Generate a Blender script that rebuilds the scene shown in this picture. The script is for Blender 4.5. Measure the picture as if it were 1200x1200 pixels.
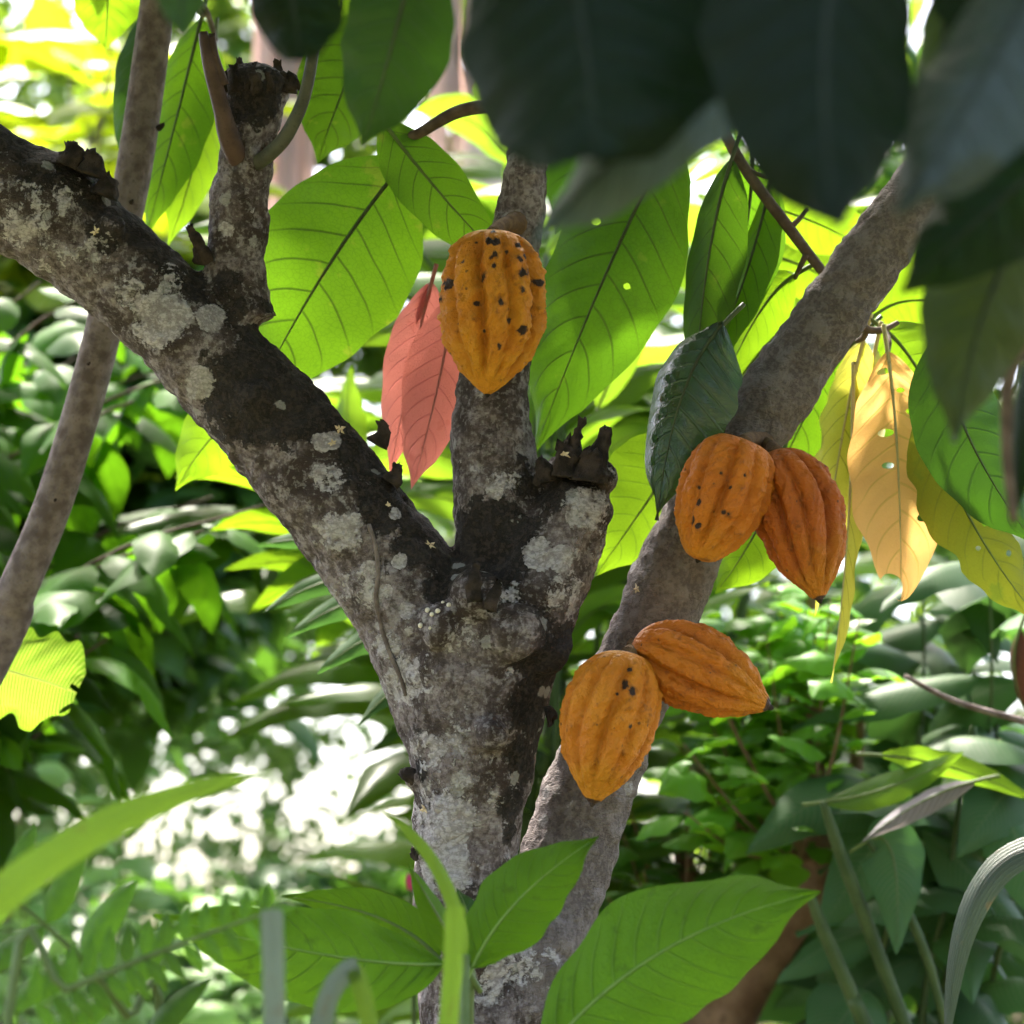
import bpy, bmesh, math, random
import numpy as np
from mathutils import Vector, Matrix, noise
from mathutils.bvhtree import BVHTree

random.seed(7)
RAD = math.radians
sc = bpy.context.scene
for o in list(bpy.data.objects):
    bpy.data.objects.remove(o)

# ------------------------------------------------------------------ camera
CAM = Vector((0.0, 0.0, 1.5))
PITCH = RAD(12.0)
T = 0.21                                     # tan of half the field of view
FWD = Vector((0, math.cos(PITCH), math.sin(PITCH)))
UP = Vector((0, -math.sin(PITCH), math.cos(PITCH)))
RIGHT = Vector((1, 0, 0))
cam_d = bpy.data.cameras.new('camera')
cam = bpy.data.objects.new('camera', cam_d)
sc.collection.objects.link(cam)
cam.location = CAM
cam.rotation_euler = (math.pi / 2 + PITCH, 0, 0)
cam_d.lens = 50.0
cam_d.sensor_width = 21.0
cam_d.sensor_fit = 'HORIZONTAL'
cam_d.clip_end = 3000
cam_d.clip_start = 0.05
cam_d.dof.use_dof = True
cam_d.dof.focus_distance = 2.44
cam_d.dof.aperture_fstop = 2.9
sc.camera = cam

# ------------------------------------------------------------------ sky, sun, exposure
SUN_EL, SUN_ROT = RAD(63), RAD(-16)
world = bpy.data.worlds.new('World')
sc.world = world
world.use_nodes = True
wn = world.node_tree
wn.nodes.clear()
wo = wn.nodes.new('ShaderNodeOutputWorld')
wb = wn.nodes.new('ShaderNodeBackground')
ws = wn.nodes.new('ShaderNodeTexSky')
ws.sky_type = 'NISHITA'
ws.sun_disc = False
ws.sun_elevation = SUN_EL
ws.sun_rotation = SUN_ROT
ws.air_density = 1.0
ws.dust_density = 6.0
ws.ozone_density = 0.6
wb.inputs['Strength'].default_value = 0.15
wn.links.new(ws.outputs[0], wb.inputs['Color'])
wn.links.new(wb.outputs[0], wo.inputs['Surface'])

sun_d = bpy.data.lights.new('sun', 'SUN')
sun_d.energy = 3.2
sun_d.angle = RAD(4.0)
sun_d.color = (1.0, 0.94, 0.84)
sun = bpy.data.objects.new('sun', sun_d)
sc.collection.objects.link(sun)
SDIR = Vector((math.sin(SUN_ROT) * math.cos(SUN_EL), math.cos(SUN_ROT) * math.cos(SUN_EL), math.sin(SUN_EL)))
sun.rotation_euler = SDIR.to_track_quat('Z', 'Y').to_euler()
sun.location = SDIR * 30

sc.view_settings.view_transform = 'Standard'
sc.view_settings.look = 'None'
sc.view_settings.gamma = 1.0
sc.view_settings.use_curve_mapping = False
sc.view_settings.exposure = 2.72
sc.render.engine = 'CYCLES'
sc.cycles.use_denoising = True
sc.cycles.max_bounces = 5
sc.cycles.diffuse_bounces = 2
sc.cycles.debug_use_spatial_splits = True
sc.cycles.transmission_bounces = 3
sc.cycles.caustics_reflective = False
sc.cycles.caustics_refractive = False
sc.cycles.use_adaptive_sampling = True
sc.cycles.adaptive_threshold = 0.03
sc.cycles.glossy_bounces = 2
sc.cycles.sample_clamp_indirect = 6.0


# ------------------------------------------------------------------ helpers
def P(px, py, d):
    """a point of the place: d metres ahead of the photographer's position"""
    return CAM + d * (FWD + RIGHT * ((px - 600) / 600 * T) + UP * ((600 - py) / 600 * T))


def mm(px, d):
    """metres covered by px photograph pixels at distance d"""
    return px * 2 * T * d / 1200


def link(o):
    sc.collection.objects.link(o)
    return o


def tag(o, label=None, cat=None, group=None, kind=None):
    if label: o['label'] = label
    if cat: o['category'] = cat
    if group: o['group'] = group
    if kind: o['kind'] = kind
    return o


def empty(name, loc, label, cat, group=None):
    o = bpy.data.objects.new(name, None)
    o.empty_display_size = 0.1
    o.location = loc
    link(o)
    return tag(o, label, cat, group)


def root_loc(parent):
    v = Vector((0, 0, 0))
    while parent:
        v += parent.location
        parent = parent.parent
    return v


def mesh_obj(name, verts, faces, mat, parent=None, uvs=None, smooth=True, attrs=None, kind=None):
    """verts in world space; the object keeps them relative to its parent"""
    off = root_loc(parent)
    me = bpy.data.meshes.new(name)
    V = np.asarray([tuple(v) for v in verts], dtype=np.float64).reshape(-1, 3) - np.array(off)
    me.from_pydata(V.tolist(), [], [tuple(int(i) for i in f) for f in faces])
    if uvs is not None:
        uvl = me.uv_layers.new(name='UVMap')
        idx = np.empty(len(me.loops), dtype=np.int32)
        me.loops.foreach_get('vertex_index', idx)
        arr = np.asarray(uvs, dtype=np.float32)[idx]
        uvl.data.foreach_set('uv', arr.ravel())
    if attrs:
        for k, a in attrs.items():
            at = me.attributes.new(k, 'FLOAT', 'POINT')
            at.data.foreach_set('value', np.asarray(a, dtype=np.float32))
    if smooth:
        me.polygons.foreach_set('use_smooth', np.ones(len(me.polygons), dtype=bool))
    me.materials.append(mat)
    o = link(bpy.data.objects.new(name, me))
    if parent: o.parent = parent
    if kind: o['kind'] = kind
    return o


def catmull(pts, n):
    """pts: list of tuples (any length); returns n*(len-1)+1 interpolated tuples"""
    A = np.asarray([tuple(p) for p in pts], dtype=float)
    A = np.vstack([2 * A[0] - A[1], A, 2 * A[-1] - A[-2]])
    out = []
    for i in range(1, len(A) - 2):
        for k in range(n):
            t = k / n
            p0, p1, p2, p3 = A[i - 1], A[i], A[i + 1], A[i + 2]
            out.append(0.5 * ((2 * p1) + (-p0 + p2) * t + (2 * p0 - 5 * p1 + 4 * p2 - p3) * t * t
                              + (-p0 + 3 * p1 - 3 * p2 + p3) * t ** 3))
    out.append(A[-2])
    return np.array(out)


def tube_data(path, seg=12, jag=0.0, rng=None, cap=True):
    """path: rows x,y,z,r in world space"""
    path = np.asarray(path, dtype=float)
    n = len(path)
    verts, faces, uvs = [], [], []
    prev = None
    acc = 0.0
    for i in range(n):
        p = Vector(path[i, :3])
        a = Vector(path[max(i - 1, 0), :3]); b = Vector(path[min(i + 1, n - 1), :3])
        t = (b - a).normalized()
        if prev is None:
            ref = Vector((0, 0, 1)) if abs(t.z) < 0.9 else Vector((1, 0, 0))
            s = t.cross(ref).normalized()
        else:
            s = (prev - t * prev.dot(t)).normalized()
        prev = s
        q = t.cross(s)
        if i: acc += (p - Vector(path[i - 1, :3])).length
        for k in range(seg):
            an = 2 * math.pi * k / seg
            r = path[i, 3]
            if jag and i >= n - 2: r *= 1 + (rng.random() - 0.5) * jag
            v = p + (s * math.cos(an) + q * math.sin(an)) * r
            if jag and i == n - 1: v = v + t * (rng.random() * jag * path[i, 3] * 1.6)
            verts.append(v)
            uvs.append((k / seg, acc))
    for i in range(n - 1):
        for k in range(seg):
            k2 = (k + 1) % seg
            faces.append((i * seg + k, i * seg + k2, (i + 1) * seg + k2, (i + 1) * seg + k))
    if cap:
        faces.append(tuple(range(seg - 1, -1, -1)))
        c = Vector(path[-1, :3]) + ((Vector(path[-1, :3]) - Vector(path[-2, :3])).normalized() * path[-1, 3] * (-0.3 if jag else 0.4))
        verts.append(c); uvs.append((0, acc))
        ci = len(verts) - 1
        for k in range(seg):
            faces.append(((n - 1) * seg + k, (n - 1) * seg + (k + 1) % seg, ci))
    return verts, faces, uvs


def tube(name, pts, mat, parent=None, seg=8, n=6, **kw):
    """pts: rows (Vector point, radius)"""
    path = catmull([(p.x, p.y, p.z, r) for p, r in pts], n)
    path[:, 3] = np.maximum(path[:, 3], 0.0004)
    v, f, uv = tube_data(path, seg, **kw)
    return mesh_obj(name, v, f, mat, parent, uv)


# ------------------------------------------------------------------ material toolkit
class NT:
    def __init__(self, name):
        self.m = bpy.data.materials.new(name)
        self.m.use_nodes = True
        self.t = self.m.node_tree
        self.t.nodes.clear()
        self.out = self.t.nodes.new('ShaderNodeOutputMaterial')

    def n(self, kind, **kw):
        nd = self.t.nodes.new('ShaderNode' + kind)
        for k, v in kw.items():
            setattr(nd, k, v)
        return nd

    def set(self, sock, v):
        if hasattr(v, 'is_output'):
            self.t.links.new(v, sock)
        elif isinstance(v, (tuple, list)) and len(v) == 3 and sock.type == 'RGBA':
            sock.default_value = (*v, 1)
        else:
            sock.default_value = v

    def math(self, op, a, b=0.0, c=0.0, clamp=False):
        nd = self.n('Math', operation=op, use_clamp=clamp)
        self.set(nd.inputs[0], a); self.set(nd.inputs[1], b); self.set(nd.inputs[2], c)
        return nd.outputs[0]

    def sstep(self, x, lo, hi, a=0.0, b=1.0):
        nd = self.n('MapRange', interpolation_type='SMOOTHSTEP')
        self.set(nd.inputs[0], x); self.set(nd.inputs[1], lo); self.set(nd.inputs[2], hi)
        self.set(nd.inputs[3], a); self.set(nd.inputs[4], b)
        return nd.outputs[0]

    def mix(self, f, a, b, mode='MIX'):
        nd = self.n('Mix', data_type='RGBA', blend_type=mode)
        self.set(nd.inputs[0], f); self.set(nd.inputs[6], a); self.set(nd.inputs[7], b)
        return nd.outputs[2]

    def noise(self, vec, scale, detail=4, rough=0.55, dist=0.0):
        nd = self.n('TexNoise')
        if vec is not None: self.set(nd.inputs['Vector'], vec)
        nd.inputs['Scale'].default_value = scale
        nd.inputs['Detail'].default_value = detail
        nd.inputs['Roughness'].default_value = rough
        nd.inputs['Distortion'].default_value = dist
        return nd.outputs[0]

    def voro(self, vec, scale, feature='F1', rnd=1.0):
        nd = self.n('TexVoronoi', feature=feature)
        if vec is not None: self.set(nd.inputs['Vector'], vec)
        nd.inputs['Scale'].default_value = scale
        nd.inputs['Randomness'].default_value = rnd
        return nd

    def obj(self):
        return self.n('TexCoord').outputs['Object']

    def attr(self, name):
        return self.n('Attribute', attribute_name=name).outputs['Fac']

    def bump(self, h, strength, dist, normal=None):
        nd = self.n('Bump')
        nd.inputs['Strength'].default_value = strength
        nd.inputs['Distance'].default_value = dist
        self.set(nd.inputs['Height'], h)
        if normal is not None: self.set(nd.inputs['Normal'], normal)
        return nd.outputs[0]

    def principled(self, col, rough, spec=0.5, normal=None, coat=0.0):
        nd = self.n('BsdfPrincipled')
        self.set(nd.inputs['Base Color'], col)
        self.set(nd.inputs['Roughness'], rough)
        self.set(nd.inputs['Specular IOR Level'], spec)
        if coat: nd.inputs['Coat Weight'].default_value = coat
        if normal is not None: self.set(nd.inputs['Normal'], normal)
        return nd.outputs[0]

    def finish(self, sh):
        self.t.links.new(sh, self.out.inputs['Surface'])
        return self.m


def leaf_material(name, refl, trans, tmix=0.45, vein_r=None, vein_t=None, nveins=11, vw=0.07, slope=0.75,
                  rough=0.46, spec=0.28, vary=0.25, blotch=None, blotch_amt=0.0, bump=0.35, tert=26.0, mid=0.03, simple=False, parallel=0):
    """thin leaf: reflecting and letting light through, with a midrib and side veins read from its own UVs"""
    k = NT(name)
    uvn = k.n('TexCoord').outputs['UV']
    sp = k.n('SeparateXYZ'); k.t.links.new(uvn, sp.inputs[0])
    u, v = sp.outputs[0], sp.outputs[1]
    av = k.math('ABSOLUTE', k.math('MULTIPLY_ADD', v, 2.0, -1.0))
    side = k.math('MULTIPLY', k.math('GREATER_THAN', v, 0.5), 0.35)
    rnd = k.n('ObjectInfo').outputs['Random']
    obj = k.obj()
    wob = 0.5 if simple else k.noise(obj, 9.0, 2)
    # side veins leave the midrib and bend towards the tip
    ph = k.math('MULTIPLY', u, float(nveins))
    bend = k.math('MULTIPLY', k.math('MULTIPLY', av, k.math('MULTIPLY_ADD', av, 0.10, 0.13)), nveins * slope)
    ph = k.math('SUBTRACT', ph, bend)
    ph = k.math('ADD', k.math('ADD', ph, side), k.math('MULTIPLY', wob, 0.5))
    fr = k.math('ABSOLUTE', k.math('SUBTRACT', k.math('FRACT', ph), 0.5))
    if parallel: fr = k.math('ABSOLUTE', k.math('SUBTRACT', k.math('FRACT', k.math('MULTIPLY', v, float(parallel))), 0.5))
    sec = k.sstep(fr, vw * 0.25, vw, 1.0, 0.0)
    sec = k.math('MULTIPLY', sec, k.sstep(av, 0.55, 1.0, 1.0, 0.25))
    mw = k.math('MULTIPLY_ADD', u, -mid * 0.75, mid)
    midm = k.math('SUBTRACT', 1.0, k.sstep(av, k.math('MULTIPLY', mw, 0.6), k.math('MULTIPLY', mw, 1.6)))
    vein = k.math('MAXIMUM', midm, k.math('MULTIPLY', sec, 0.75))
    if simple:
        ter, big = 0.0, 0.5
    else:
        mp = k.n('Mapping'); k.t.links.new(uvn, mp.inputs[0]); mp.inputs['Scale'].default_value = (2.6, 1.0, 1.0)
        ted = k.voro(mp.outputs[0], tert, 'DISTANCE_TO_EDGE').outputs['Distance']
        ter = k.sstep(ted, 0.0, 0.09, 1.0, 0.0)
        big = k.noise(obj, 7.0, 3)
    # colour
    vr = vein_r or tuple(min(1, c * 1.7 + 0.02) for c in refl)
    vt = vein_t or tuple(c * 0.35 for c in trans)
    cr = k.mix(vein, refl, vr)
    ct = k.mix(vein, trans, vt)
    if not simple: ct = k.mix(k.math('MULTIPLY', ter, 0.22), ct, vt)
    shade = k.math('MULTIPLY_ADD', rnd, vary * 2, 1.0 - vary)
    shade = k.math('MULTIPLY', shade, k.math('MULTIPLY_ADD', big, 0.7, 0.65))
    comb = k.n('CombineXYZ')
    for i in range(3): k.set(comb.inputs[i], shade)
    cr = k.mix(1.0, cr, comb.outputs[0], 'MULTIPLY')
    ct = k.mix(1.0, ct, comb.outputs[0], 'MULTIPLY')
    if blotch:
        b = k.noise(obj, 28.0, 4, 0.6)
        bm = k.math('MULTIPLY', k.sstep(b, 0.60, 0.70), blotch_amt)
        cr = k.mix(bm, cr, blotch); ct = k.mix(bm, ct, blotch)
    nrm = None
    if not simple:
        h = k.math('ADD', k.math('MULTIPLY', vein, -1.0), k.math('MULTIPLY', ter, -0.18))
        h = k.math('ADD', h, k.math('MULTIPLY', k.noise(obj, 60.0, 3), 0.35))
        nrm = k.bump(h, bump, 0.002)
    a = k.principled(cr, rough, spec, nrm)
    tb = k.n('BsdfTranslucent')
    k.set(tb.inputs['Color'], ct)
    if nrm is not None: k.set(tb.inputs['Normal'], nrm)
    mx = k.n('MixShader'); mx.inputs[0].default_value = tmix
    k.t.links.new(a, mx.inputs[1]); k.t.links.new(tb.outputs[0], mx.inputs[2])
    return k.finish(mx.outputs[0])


def stem_material(name, c1, c2, scale=30.0, rough=0.7, bump=0.5):
    k = NT(name)
    o = k.obj()
    f = k.noise(o, scale, 5, 0.6)
    g = k.noise(o, scale * 4, 4, 0.6)
    col = k.mix(k.sstep(f, 0.35, 0.65), c1, c2)
    col = k.mix(k.math('MULTIPLY', k.sstep(g, 0.55, 0.7), 0.5), col, tuple(c * 0.45 for c in c1))
    return k.finish(k.principled(col, rough, 0.3, k.bump(k.math('ADD', f, k.math('MULTIPLY', g, 0.5)), bump, 0.003)))


def bark_material(name):
    """grey cacao bark: brown ground, black algae (with painted fork-hollow shade), grey crust and pale lichen discs (attributes give where they grow)"""
    k = NT(name)
    o = k.obj()
    lich, dark, calm = k.attr('lichen'), k.attr('algae'), k.attr('calm')
    n1 = k.noise(o, 11.0, 6, 0.62, 0.3)
    n2 = k.noise(o, 46.0, 6, 0.65)
    n3 = k.noise(o, 190.0, 4, 0.6)
    mp = k.n('Mapping'); k.t.links.new(o, mp.inputs[0]); mp.inputs['Scale'].default_value = (1.0, 1.0, 3.2)
    wv = k.n('VectorMath', operation='ADD'); k.t.links.new(mp.outputs[0], wv.inputs[0])
    nzc = k.n('TexNoise'); nzc.inputs['Scale'].default_value = 30.0; k.t.links.new(o, nzc.inputs['Vector'])
    wsc = k.n('VectorMath', operation='SCALE'); k.t.links.new(nzc.outputs['Color'], wsc.inputs[0]); wsc.inputs['Scale'].default_value = 0.05
    k.t.links.new(wsc.outputs[0], wv.inputs[1])
    crk = k.voro(wv.outputs[0], 58.0, 'DISTANCE_TO_EDGE').outputs['Distance']
    crack = k.sstep(crk, 0.0, 0.10, 1.0, 0.0)
    n4 = k.noise(o, 620.0, 3, 0.6)
    mps = k.n('Mapping'); k.t.links.new(o, mps.inputs[0]); mps.inputs['Scale'].default_value = (1.0, 1.0, 0.22)
    streak = k.noise(mps.outputs[0], 75.0, 5, 0.65)
    col = k.mix(k.sstep(n1, 0.40, 0.58), (0.055, 0.038, 0.034), (0.20, 0.160, 0.162))
    col = k.mix(k.math('MULTIPLY', k.sstep(n2, 0.50, 0.60), 0.7), col, (0.36, 0.312, 0.322))
    col = k.mix(k.math('MULTIPLY', k.sstep(n2, 0.44, 0.36), 0.75), col, (0.040, 0.028, 0.024))
    col = k.mix(k.math('MULTIPLY', k.sstep(streak, 0.54, 0.62), 0.6), col, (0.045, 0.032, 0.028))
    col = k.mix(k.math('MULTIPLY', k.sstep(n3, 0.52, 0.60), 0.55), col, (0.052, 0.038, 0.034))
    col = k.mix(k.math('MULTIPLY', k.sstep(n3, 0.46, 0.38), 0.35), col, (0.40, 0.37, 0.365))
    cc = k.mix(k.sstep(n3, 0.40, 0.60), (0.105, 0.085, 0.078), (0.20, 0.168, 0.158))
    cc = k.mix(k.math('MULTIPLY', k.sstep(n2, 0.52, 0.62), 0.4), cc, (0.27, 0.235, 0.225))
    col = k.mix(k.math('MULTIPLY', calm, 0.8), col, cc)
    # grey crust / lichen
    lf = k.math('ADD', lich, k.math('MULTIPLY_ADD', n2, 1.1, -0.55))
    lf = k.math('ADD', lf, k.math('MULTIPLY_ADD', n3, 0.5, -0.25))
    lm = k.sstep(lf, 0.38, 0.45)
    lcol = k.mix(k.sstep(n3, 0.42, 0.58), (0.31, 0.275, 0.282), (0.53, 0.485, 0.495))
    lcol = k.mix(k.math('MULTIPLY', k.sstep(n1, 0.50, 0.62), 0.3), lcol, (0.33, 0.325, 0.30))
    lcol = k.mix(k.math('MULTIPLY', k.sstep(n2, 0.47, 0.37), 0.6), lcol, (0.22, 0.185, 0.18))
    lcol = k.mix(k.math('MULTIPLY', crack, 0.45), lcol, (0.20, 0.17, 0.165))
    # black algae and moss, with the fork hollow's shade painted in
    df = k.math('ADD', dark, k.math('MULTIPLY_ADD', n2, 1.5, -0.75))
    df = k.math('ADD', df, k.math('MULTIPLY_ADD', n3, 0.6, -0.3))
    dm = k.sstep(df, 0.34, 0.50)
    dcol = k.mix(k.sstep(n3, 0.47, 0.62), (0.009, 0.007, 0.006), (0.045, 0.033, 0.027))
    col = k.mix(k.math('MULTIPLY', dm, 0.93), col, dcol)
    col = k.mix(k.math('MULTIPLY', lm, 0.86), col, lcol)
    # free small discs
    vd = k.voro(o, 34.0)
    sepc = k.n('SeparateColor'); k.t.links.new(vd.outputs['Color'], sepc.inputs[0])
    disc = k.math('MULTIPLY', k.sstep(k.math('ADD', vd.outputs['Distance'], k.math('MULTIPLY', n3, 0.3)), 0.36, 0.42, 1.0, 0.0),
                  k.math('GREATER_THAN', sepc.outputs[0], 0.80))
    col = k.mix(k.math('MULTIPLY', disc, 0.6), col, (0.42, 0.40, 0.39))
    h = k.math('ADD', k.math('MULTIPLY', n2, 1.0), k.math('MULTIPLY', n3, 0.7))
    h = k.math('ADD', h, k.math('MULTIPLY', n4, 0.25))
    h = k.math('SUBTRACT', h, k.math('MULTIPLY', streak, 0.6))
    h = k.math('SUBTRACT', h, k.math('MULTIPLY', crack, k.math('MULTIPLY_ADD', lm, -0.12, 0.14)))
    h = k.math('ADD', h, k.math('MULTIPLY', n1, 1.5))
    h = k.math('ADD', h, k.math('MULTIPLY', lm, 0.25))
    return k.finish(k.principled(col, 0.86, 0.22, k.bump(h, 0.9, 0.006)))


def pod_material(name, c1, c2, c3, spot_col=(0.03, 0.014, 0.008)):
    k = NT(name)
    o = k.obj()
    groove, spot, tip, along = k.attr('groove'), k.attr('spot'), k.attr('tip'), k.attr('along')
    n1 = k.noise(o, 22.0, 5, 0.6)
    n2 = k.noise(o, 85.0, 5, 0.6)
    n3 = k.noise(o, 330.0, 4, 0.6)
    col = k.mix(k.sstep(n1, 0.36, 0.64), c1, c2)
    col = k.mix(k.math('MULTIPLY', k.sstep(n2, 0.52, 0.72), 0.45), col, c3)
    col = k.mix(k.math('MULTIPLY', groove, 0.38), col, c3)
    col = k.mix(k.math('MULTIPLY', k.sstep(k.math('ADD', along, k.math('MULTIPLY_ADD', n1, 1.2, -.6)), 0.55, 1.0), 0.45), col, (0.62, 0.27, 0.012))
    col = k.mix(k.math('MULTIPLY', k.sstep(n3, 0.60, 0.72), 0.22), col, (0.16, 0.06, 0.015))
    vd = k.voro(o, 120.0)
    sepc = k.n('SeparateColor'); k.t.links.new(vd.outputs['Color'], sepc.inputs[0])
    fre = k.math('MULTIPLY', k.sstep(k.math('ADD', vd.outputs['Distance'], k.math('MULTIPLY', n3, 0.25)), 0.24, 0.36, 1.0, 0.0),
                 k.math('GREATER_THAN', sepc.outputs[0], 0.90))
    col = k.mix(k.math('MULTIPLY', fre, 0.75), col, (0.07, 0.03, 0.012))
    sf = k.math('ADD', spot, k.math('MULTIPLY_ADD', n2, 2.6, -1.35))
    col = k.mix(k.math('MULTIPLY', k.sstep(sf, 0.16, 0.50), 0.55), col, (0.20, 0.065, 0.012))
    col = k.mix(k.sstep(sf, 0.47, 0.66), col, spot_col)

    tf = k.math('ADD', tip, k.math('MULTIPLY_ADD', n2, 0.8, -0.4))
    col = k.mix(k.sstep(tf, 0.5, 0.75), col, (0.05, 0.022, 0.012))
    h = k.math('ADD', k.math('MULTIPLY', n2, 1.0), k.math('MULTIPLY', n3, 0.3))
    sh = k.principled(col, 0.55, 0.32, k.bump(k.math('ADD', h, k.math('MULTIPLY', n1, 2.0)), 1.0, 0.006))
    return k.finish(sh)


M = {}
M['bark'] = bark_material('cacao_bark')
M['slender'] = stem_material('slender_bark', (0.105, 0.078, 0.070), (0.225, 0.18, 0.165), 60, 0.9, 1.0)
M['shoot_red'] = stem_material('shoot_brown', (0.055, 0.030, 0.023), (0.095, 0.055, 0.042), 40, 0.6, 0.3)
M['shoot_green'] = stem_material('shoot_grey_green', (0.045, 0.048, 0.034), (0.085, 0.085, 0.06), 40, 0.6, 0.3)
M['twig'] = stem_material('twig_brown', (0.07, 0.045, 0.03), (0.14, 0.10, 0.07), 60, 0.8, 0.4)
M['stalk'] = stem_material('woody_stalk', (0.10, 0.055, 0.03), (0.17, 0.10, 0.05), 90, 0.9, 0.9)
M['dead'] = stem_material('dead_wood', (0.014, 0.010, 0.008), (0.055, 0.038, 0.029), 70, 0.95, 1.0)
M['shrub_bark'] = stem_material('shrub_bark', (0.13, 0.07, 0.04), (0.26, 0.16, 0.10), 18, 0.85, 0.6)
M['palm_bark'] = stem_material('palm_bark', (0.46, 0.33, 0.30), (0.60, 0.47, 0.43), 9, 0.9, 0.4)
M['cane'] = stem_material('green_cane', (0.03, 0.06, 0.014), (0.06, 0.095, 0.028), 22, 0.5, 0.3)
M['midrib_green'] = stem_material('midrib_green', (0.08, 0.12, 0.03), (0.12, 0.17, 0.05), 30, 0.5, 0.2)
M['midrib_light'] = stem_material('midrib_light', (0.14, 0.24, 0.05), (0.19, 0.30, 0.07), 30, 0.5, 0.2)
M['midrib_dark'] = stem_material('midrib_dark', (0.035, 0.05, 0.018), (0.06, 0.08, 0.03), 30, 0.5, 0.2)
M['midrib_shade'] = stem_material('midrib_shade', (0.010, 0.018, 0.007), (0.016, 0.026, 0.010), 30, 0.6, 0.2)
M['midrib_pale'] = stem_material('midrib_pale', (0.45, 0.40, 0.16), (0.55, 0.48, 0.22), 30, 0.5, 0.2)
M['midrib_pink'] = stem_material('midrib_pink', (0.40, 0.13, 0.11), (0.5, 0.18, 0.15), 30, 0.5, 0.2)
M['flower'] = stem_material('cream_flower', (0.55, 0.40, 0.22), (0.75, 0.62, 0.42), 200, 0.7, 0.2)
M['fungus'] = stem_material('cream_bead', (0.62, 0.54, 0.42), (0.75, 0.68, 0.56), 200, 0.6, 0.2)
M['magenta'] = stem_material('magenta_petal', (0.45, 0.02, 0.12), (0.6, 0.05, 0.2), 60, 0.5, 0.2)
LM = leaf_material
M['leaf'] = LM('cacao_leaf', (0.022, 0.058, 0.008), (0.150, 0.315, 0.008), 0.50, vein_t=(0.03, 0.06, 0.006), vein_r=(0.04, 0.05, 0.02),
               nveins=9, vw=0.055, blotch=(0.30, 0.30, 0.04), blotch_amt=0.35)
M['leaf_mid'] = LM('cacao_leaf_mid', (0.022, 0.055, 0.008), (0.095, 0.225, 0.006), 0.45, vein_t=(0.025, 0.055, 0.005), vein_r=(0.04, 0.05, 0.02),
                   nveins=10, vw=0.05, blotch=(0.16, 0.20, 0.02), blotch_amt=0.3)
M['leaf_bright'] = LM('cacao_leaf_young', (0.04, 0.095, 0.010), (0.225, 0.40, 0.010), 0.52, vein_t=(0.08, 0.15, 0.008), nveins=10, vw=0.05)
M['leaf_deep'] = LM('cacao_leaf_old', (0.016, 0.045, 0.010), (0.045, 0.125, 0.006), 0.35, nveins=9, vw=0.07, rough=0.36)
M['leaf_gloss'] = LM('cacao_leaf_glossy', (0.018, 0.046, 0.018), (0.05, 0.14, 0.012), 0.28, nveins=11, vw=0.12, rough=0.27, spec=1.0, bump=0.8)
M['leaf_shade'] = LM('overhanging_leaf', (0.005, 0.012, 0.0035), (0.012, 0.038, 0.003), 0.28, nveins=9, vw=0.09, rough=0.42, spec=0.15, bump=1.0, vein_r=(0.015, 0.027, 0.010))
M['leaf_sheen'] = LM('overhanging_leaf_sheen', (0.020, 0.031, 0.020), (0.02, 0.05, 0.008), 0.20, nveins=9, vw=0.09, rough=0.34, spec=0.5, bump=1.0)  # base lightened too, so part of the sheen is painted
M['leaf_slant'] = LM('overhanging_leaf_sky_sheen', (0.080, 0.105, 0.085), (0.03, 0.06, 0.02), 0.18, nveins=9, vw=0.09, rough=0.36, spec=0.5, bump=0.8)  # pale base colour paints in sky reflected off the slanting leaf
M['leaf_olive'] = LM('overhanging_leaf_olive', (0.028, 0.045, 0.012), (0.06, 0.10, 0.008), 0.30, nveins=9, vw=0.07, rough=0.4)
M['leaf_pink'] = LM('flush_leaf_pink', (0.50, 0.150, 0.115), (0.66, 0.20, 0.15), 0.5, vein_r=(0.48, 0.13, 0.11), vein_t=(0.5, 0.12, 0.10),
                    nveins=10, vw=0.06, rough=0.36, spec=.5, bump=.9, vary=0.08, blotch=(0.42, 0.09, 0.06), blotch_amt=.45)
M['leaf_peach'] = LM('dying_leaf_peach', (0.64, 0.355, 0.125), (0.76, 0.43, 0.135), 0.52, vein_r=(0.50, 0.34, 0.08), vein_t=(0.55, 0.36, 0.08),
                     nveins=10, vw=0.07, rough=0.55, vary=0.05, blotch=(0.35, 0.16, 0.04), blotch_amt=0.15)
M['leaf_yellow'] = LM('yellowing_leaf', (0.50, 0.46, 0.07), (0.72, 0.66, 0.09), 0.52, vein_t=(0.3, 0.27, 0.03), vein_r=(0.28, 0.26, 0.05),
                      nveins=11, vw=0.06, rough=0.5, vary=0.08, blotch=(0.22, 0.24, 0.02), blotch_amt=0.5)
M['leaf_cream'] = LM('withered_leaf_cream', (0.62, 0.58, 0.40), (0.66, 0.62, 0.34), 0.4, nveins=10, vw=0.06, vary=0.05)
M['leaf_yelgreen'] = LM('yellow_green_leaf', (0.16, 0.19, 0.02), (0.38, 0.42, 0.025), 0.5, vein_t=(0.16, 0.19, 0.015), nveins=10, vw=0.06,
                        blotch=(0.12, 0.20, 0.02), blotch_amt=0.5)
M['leaf_banana'] = LM('banana_leaf', (0.06, 0.14, 0.010), (0.15, 0.31, 0.008), 0.5, vein_r=(0.35, 0.40, 0.10), vein_t=(0.50, 0.58, 0.10), nveins=60, vw=0.25, slope=0.2, mid=0.035)
M['leaf_front'] = LM('foreground_leaf', (0.045, 0.115, 0.010), (0.135, 0.30, 0.008), 0.5, vein_t=(0.09, 0.20, 0.01), vein_r=(0.12, 0.22, 0.04), nveins=12, vw=0.07, rough=0.55, spec=.2, bump=1.0, blotch=(0.05, 0.09, 0.01), blotch_amt=.5)
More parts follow.
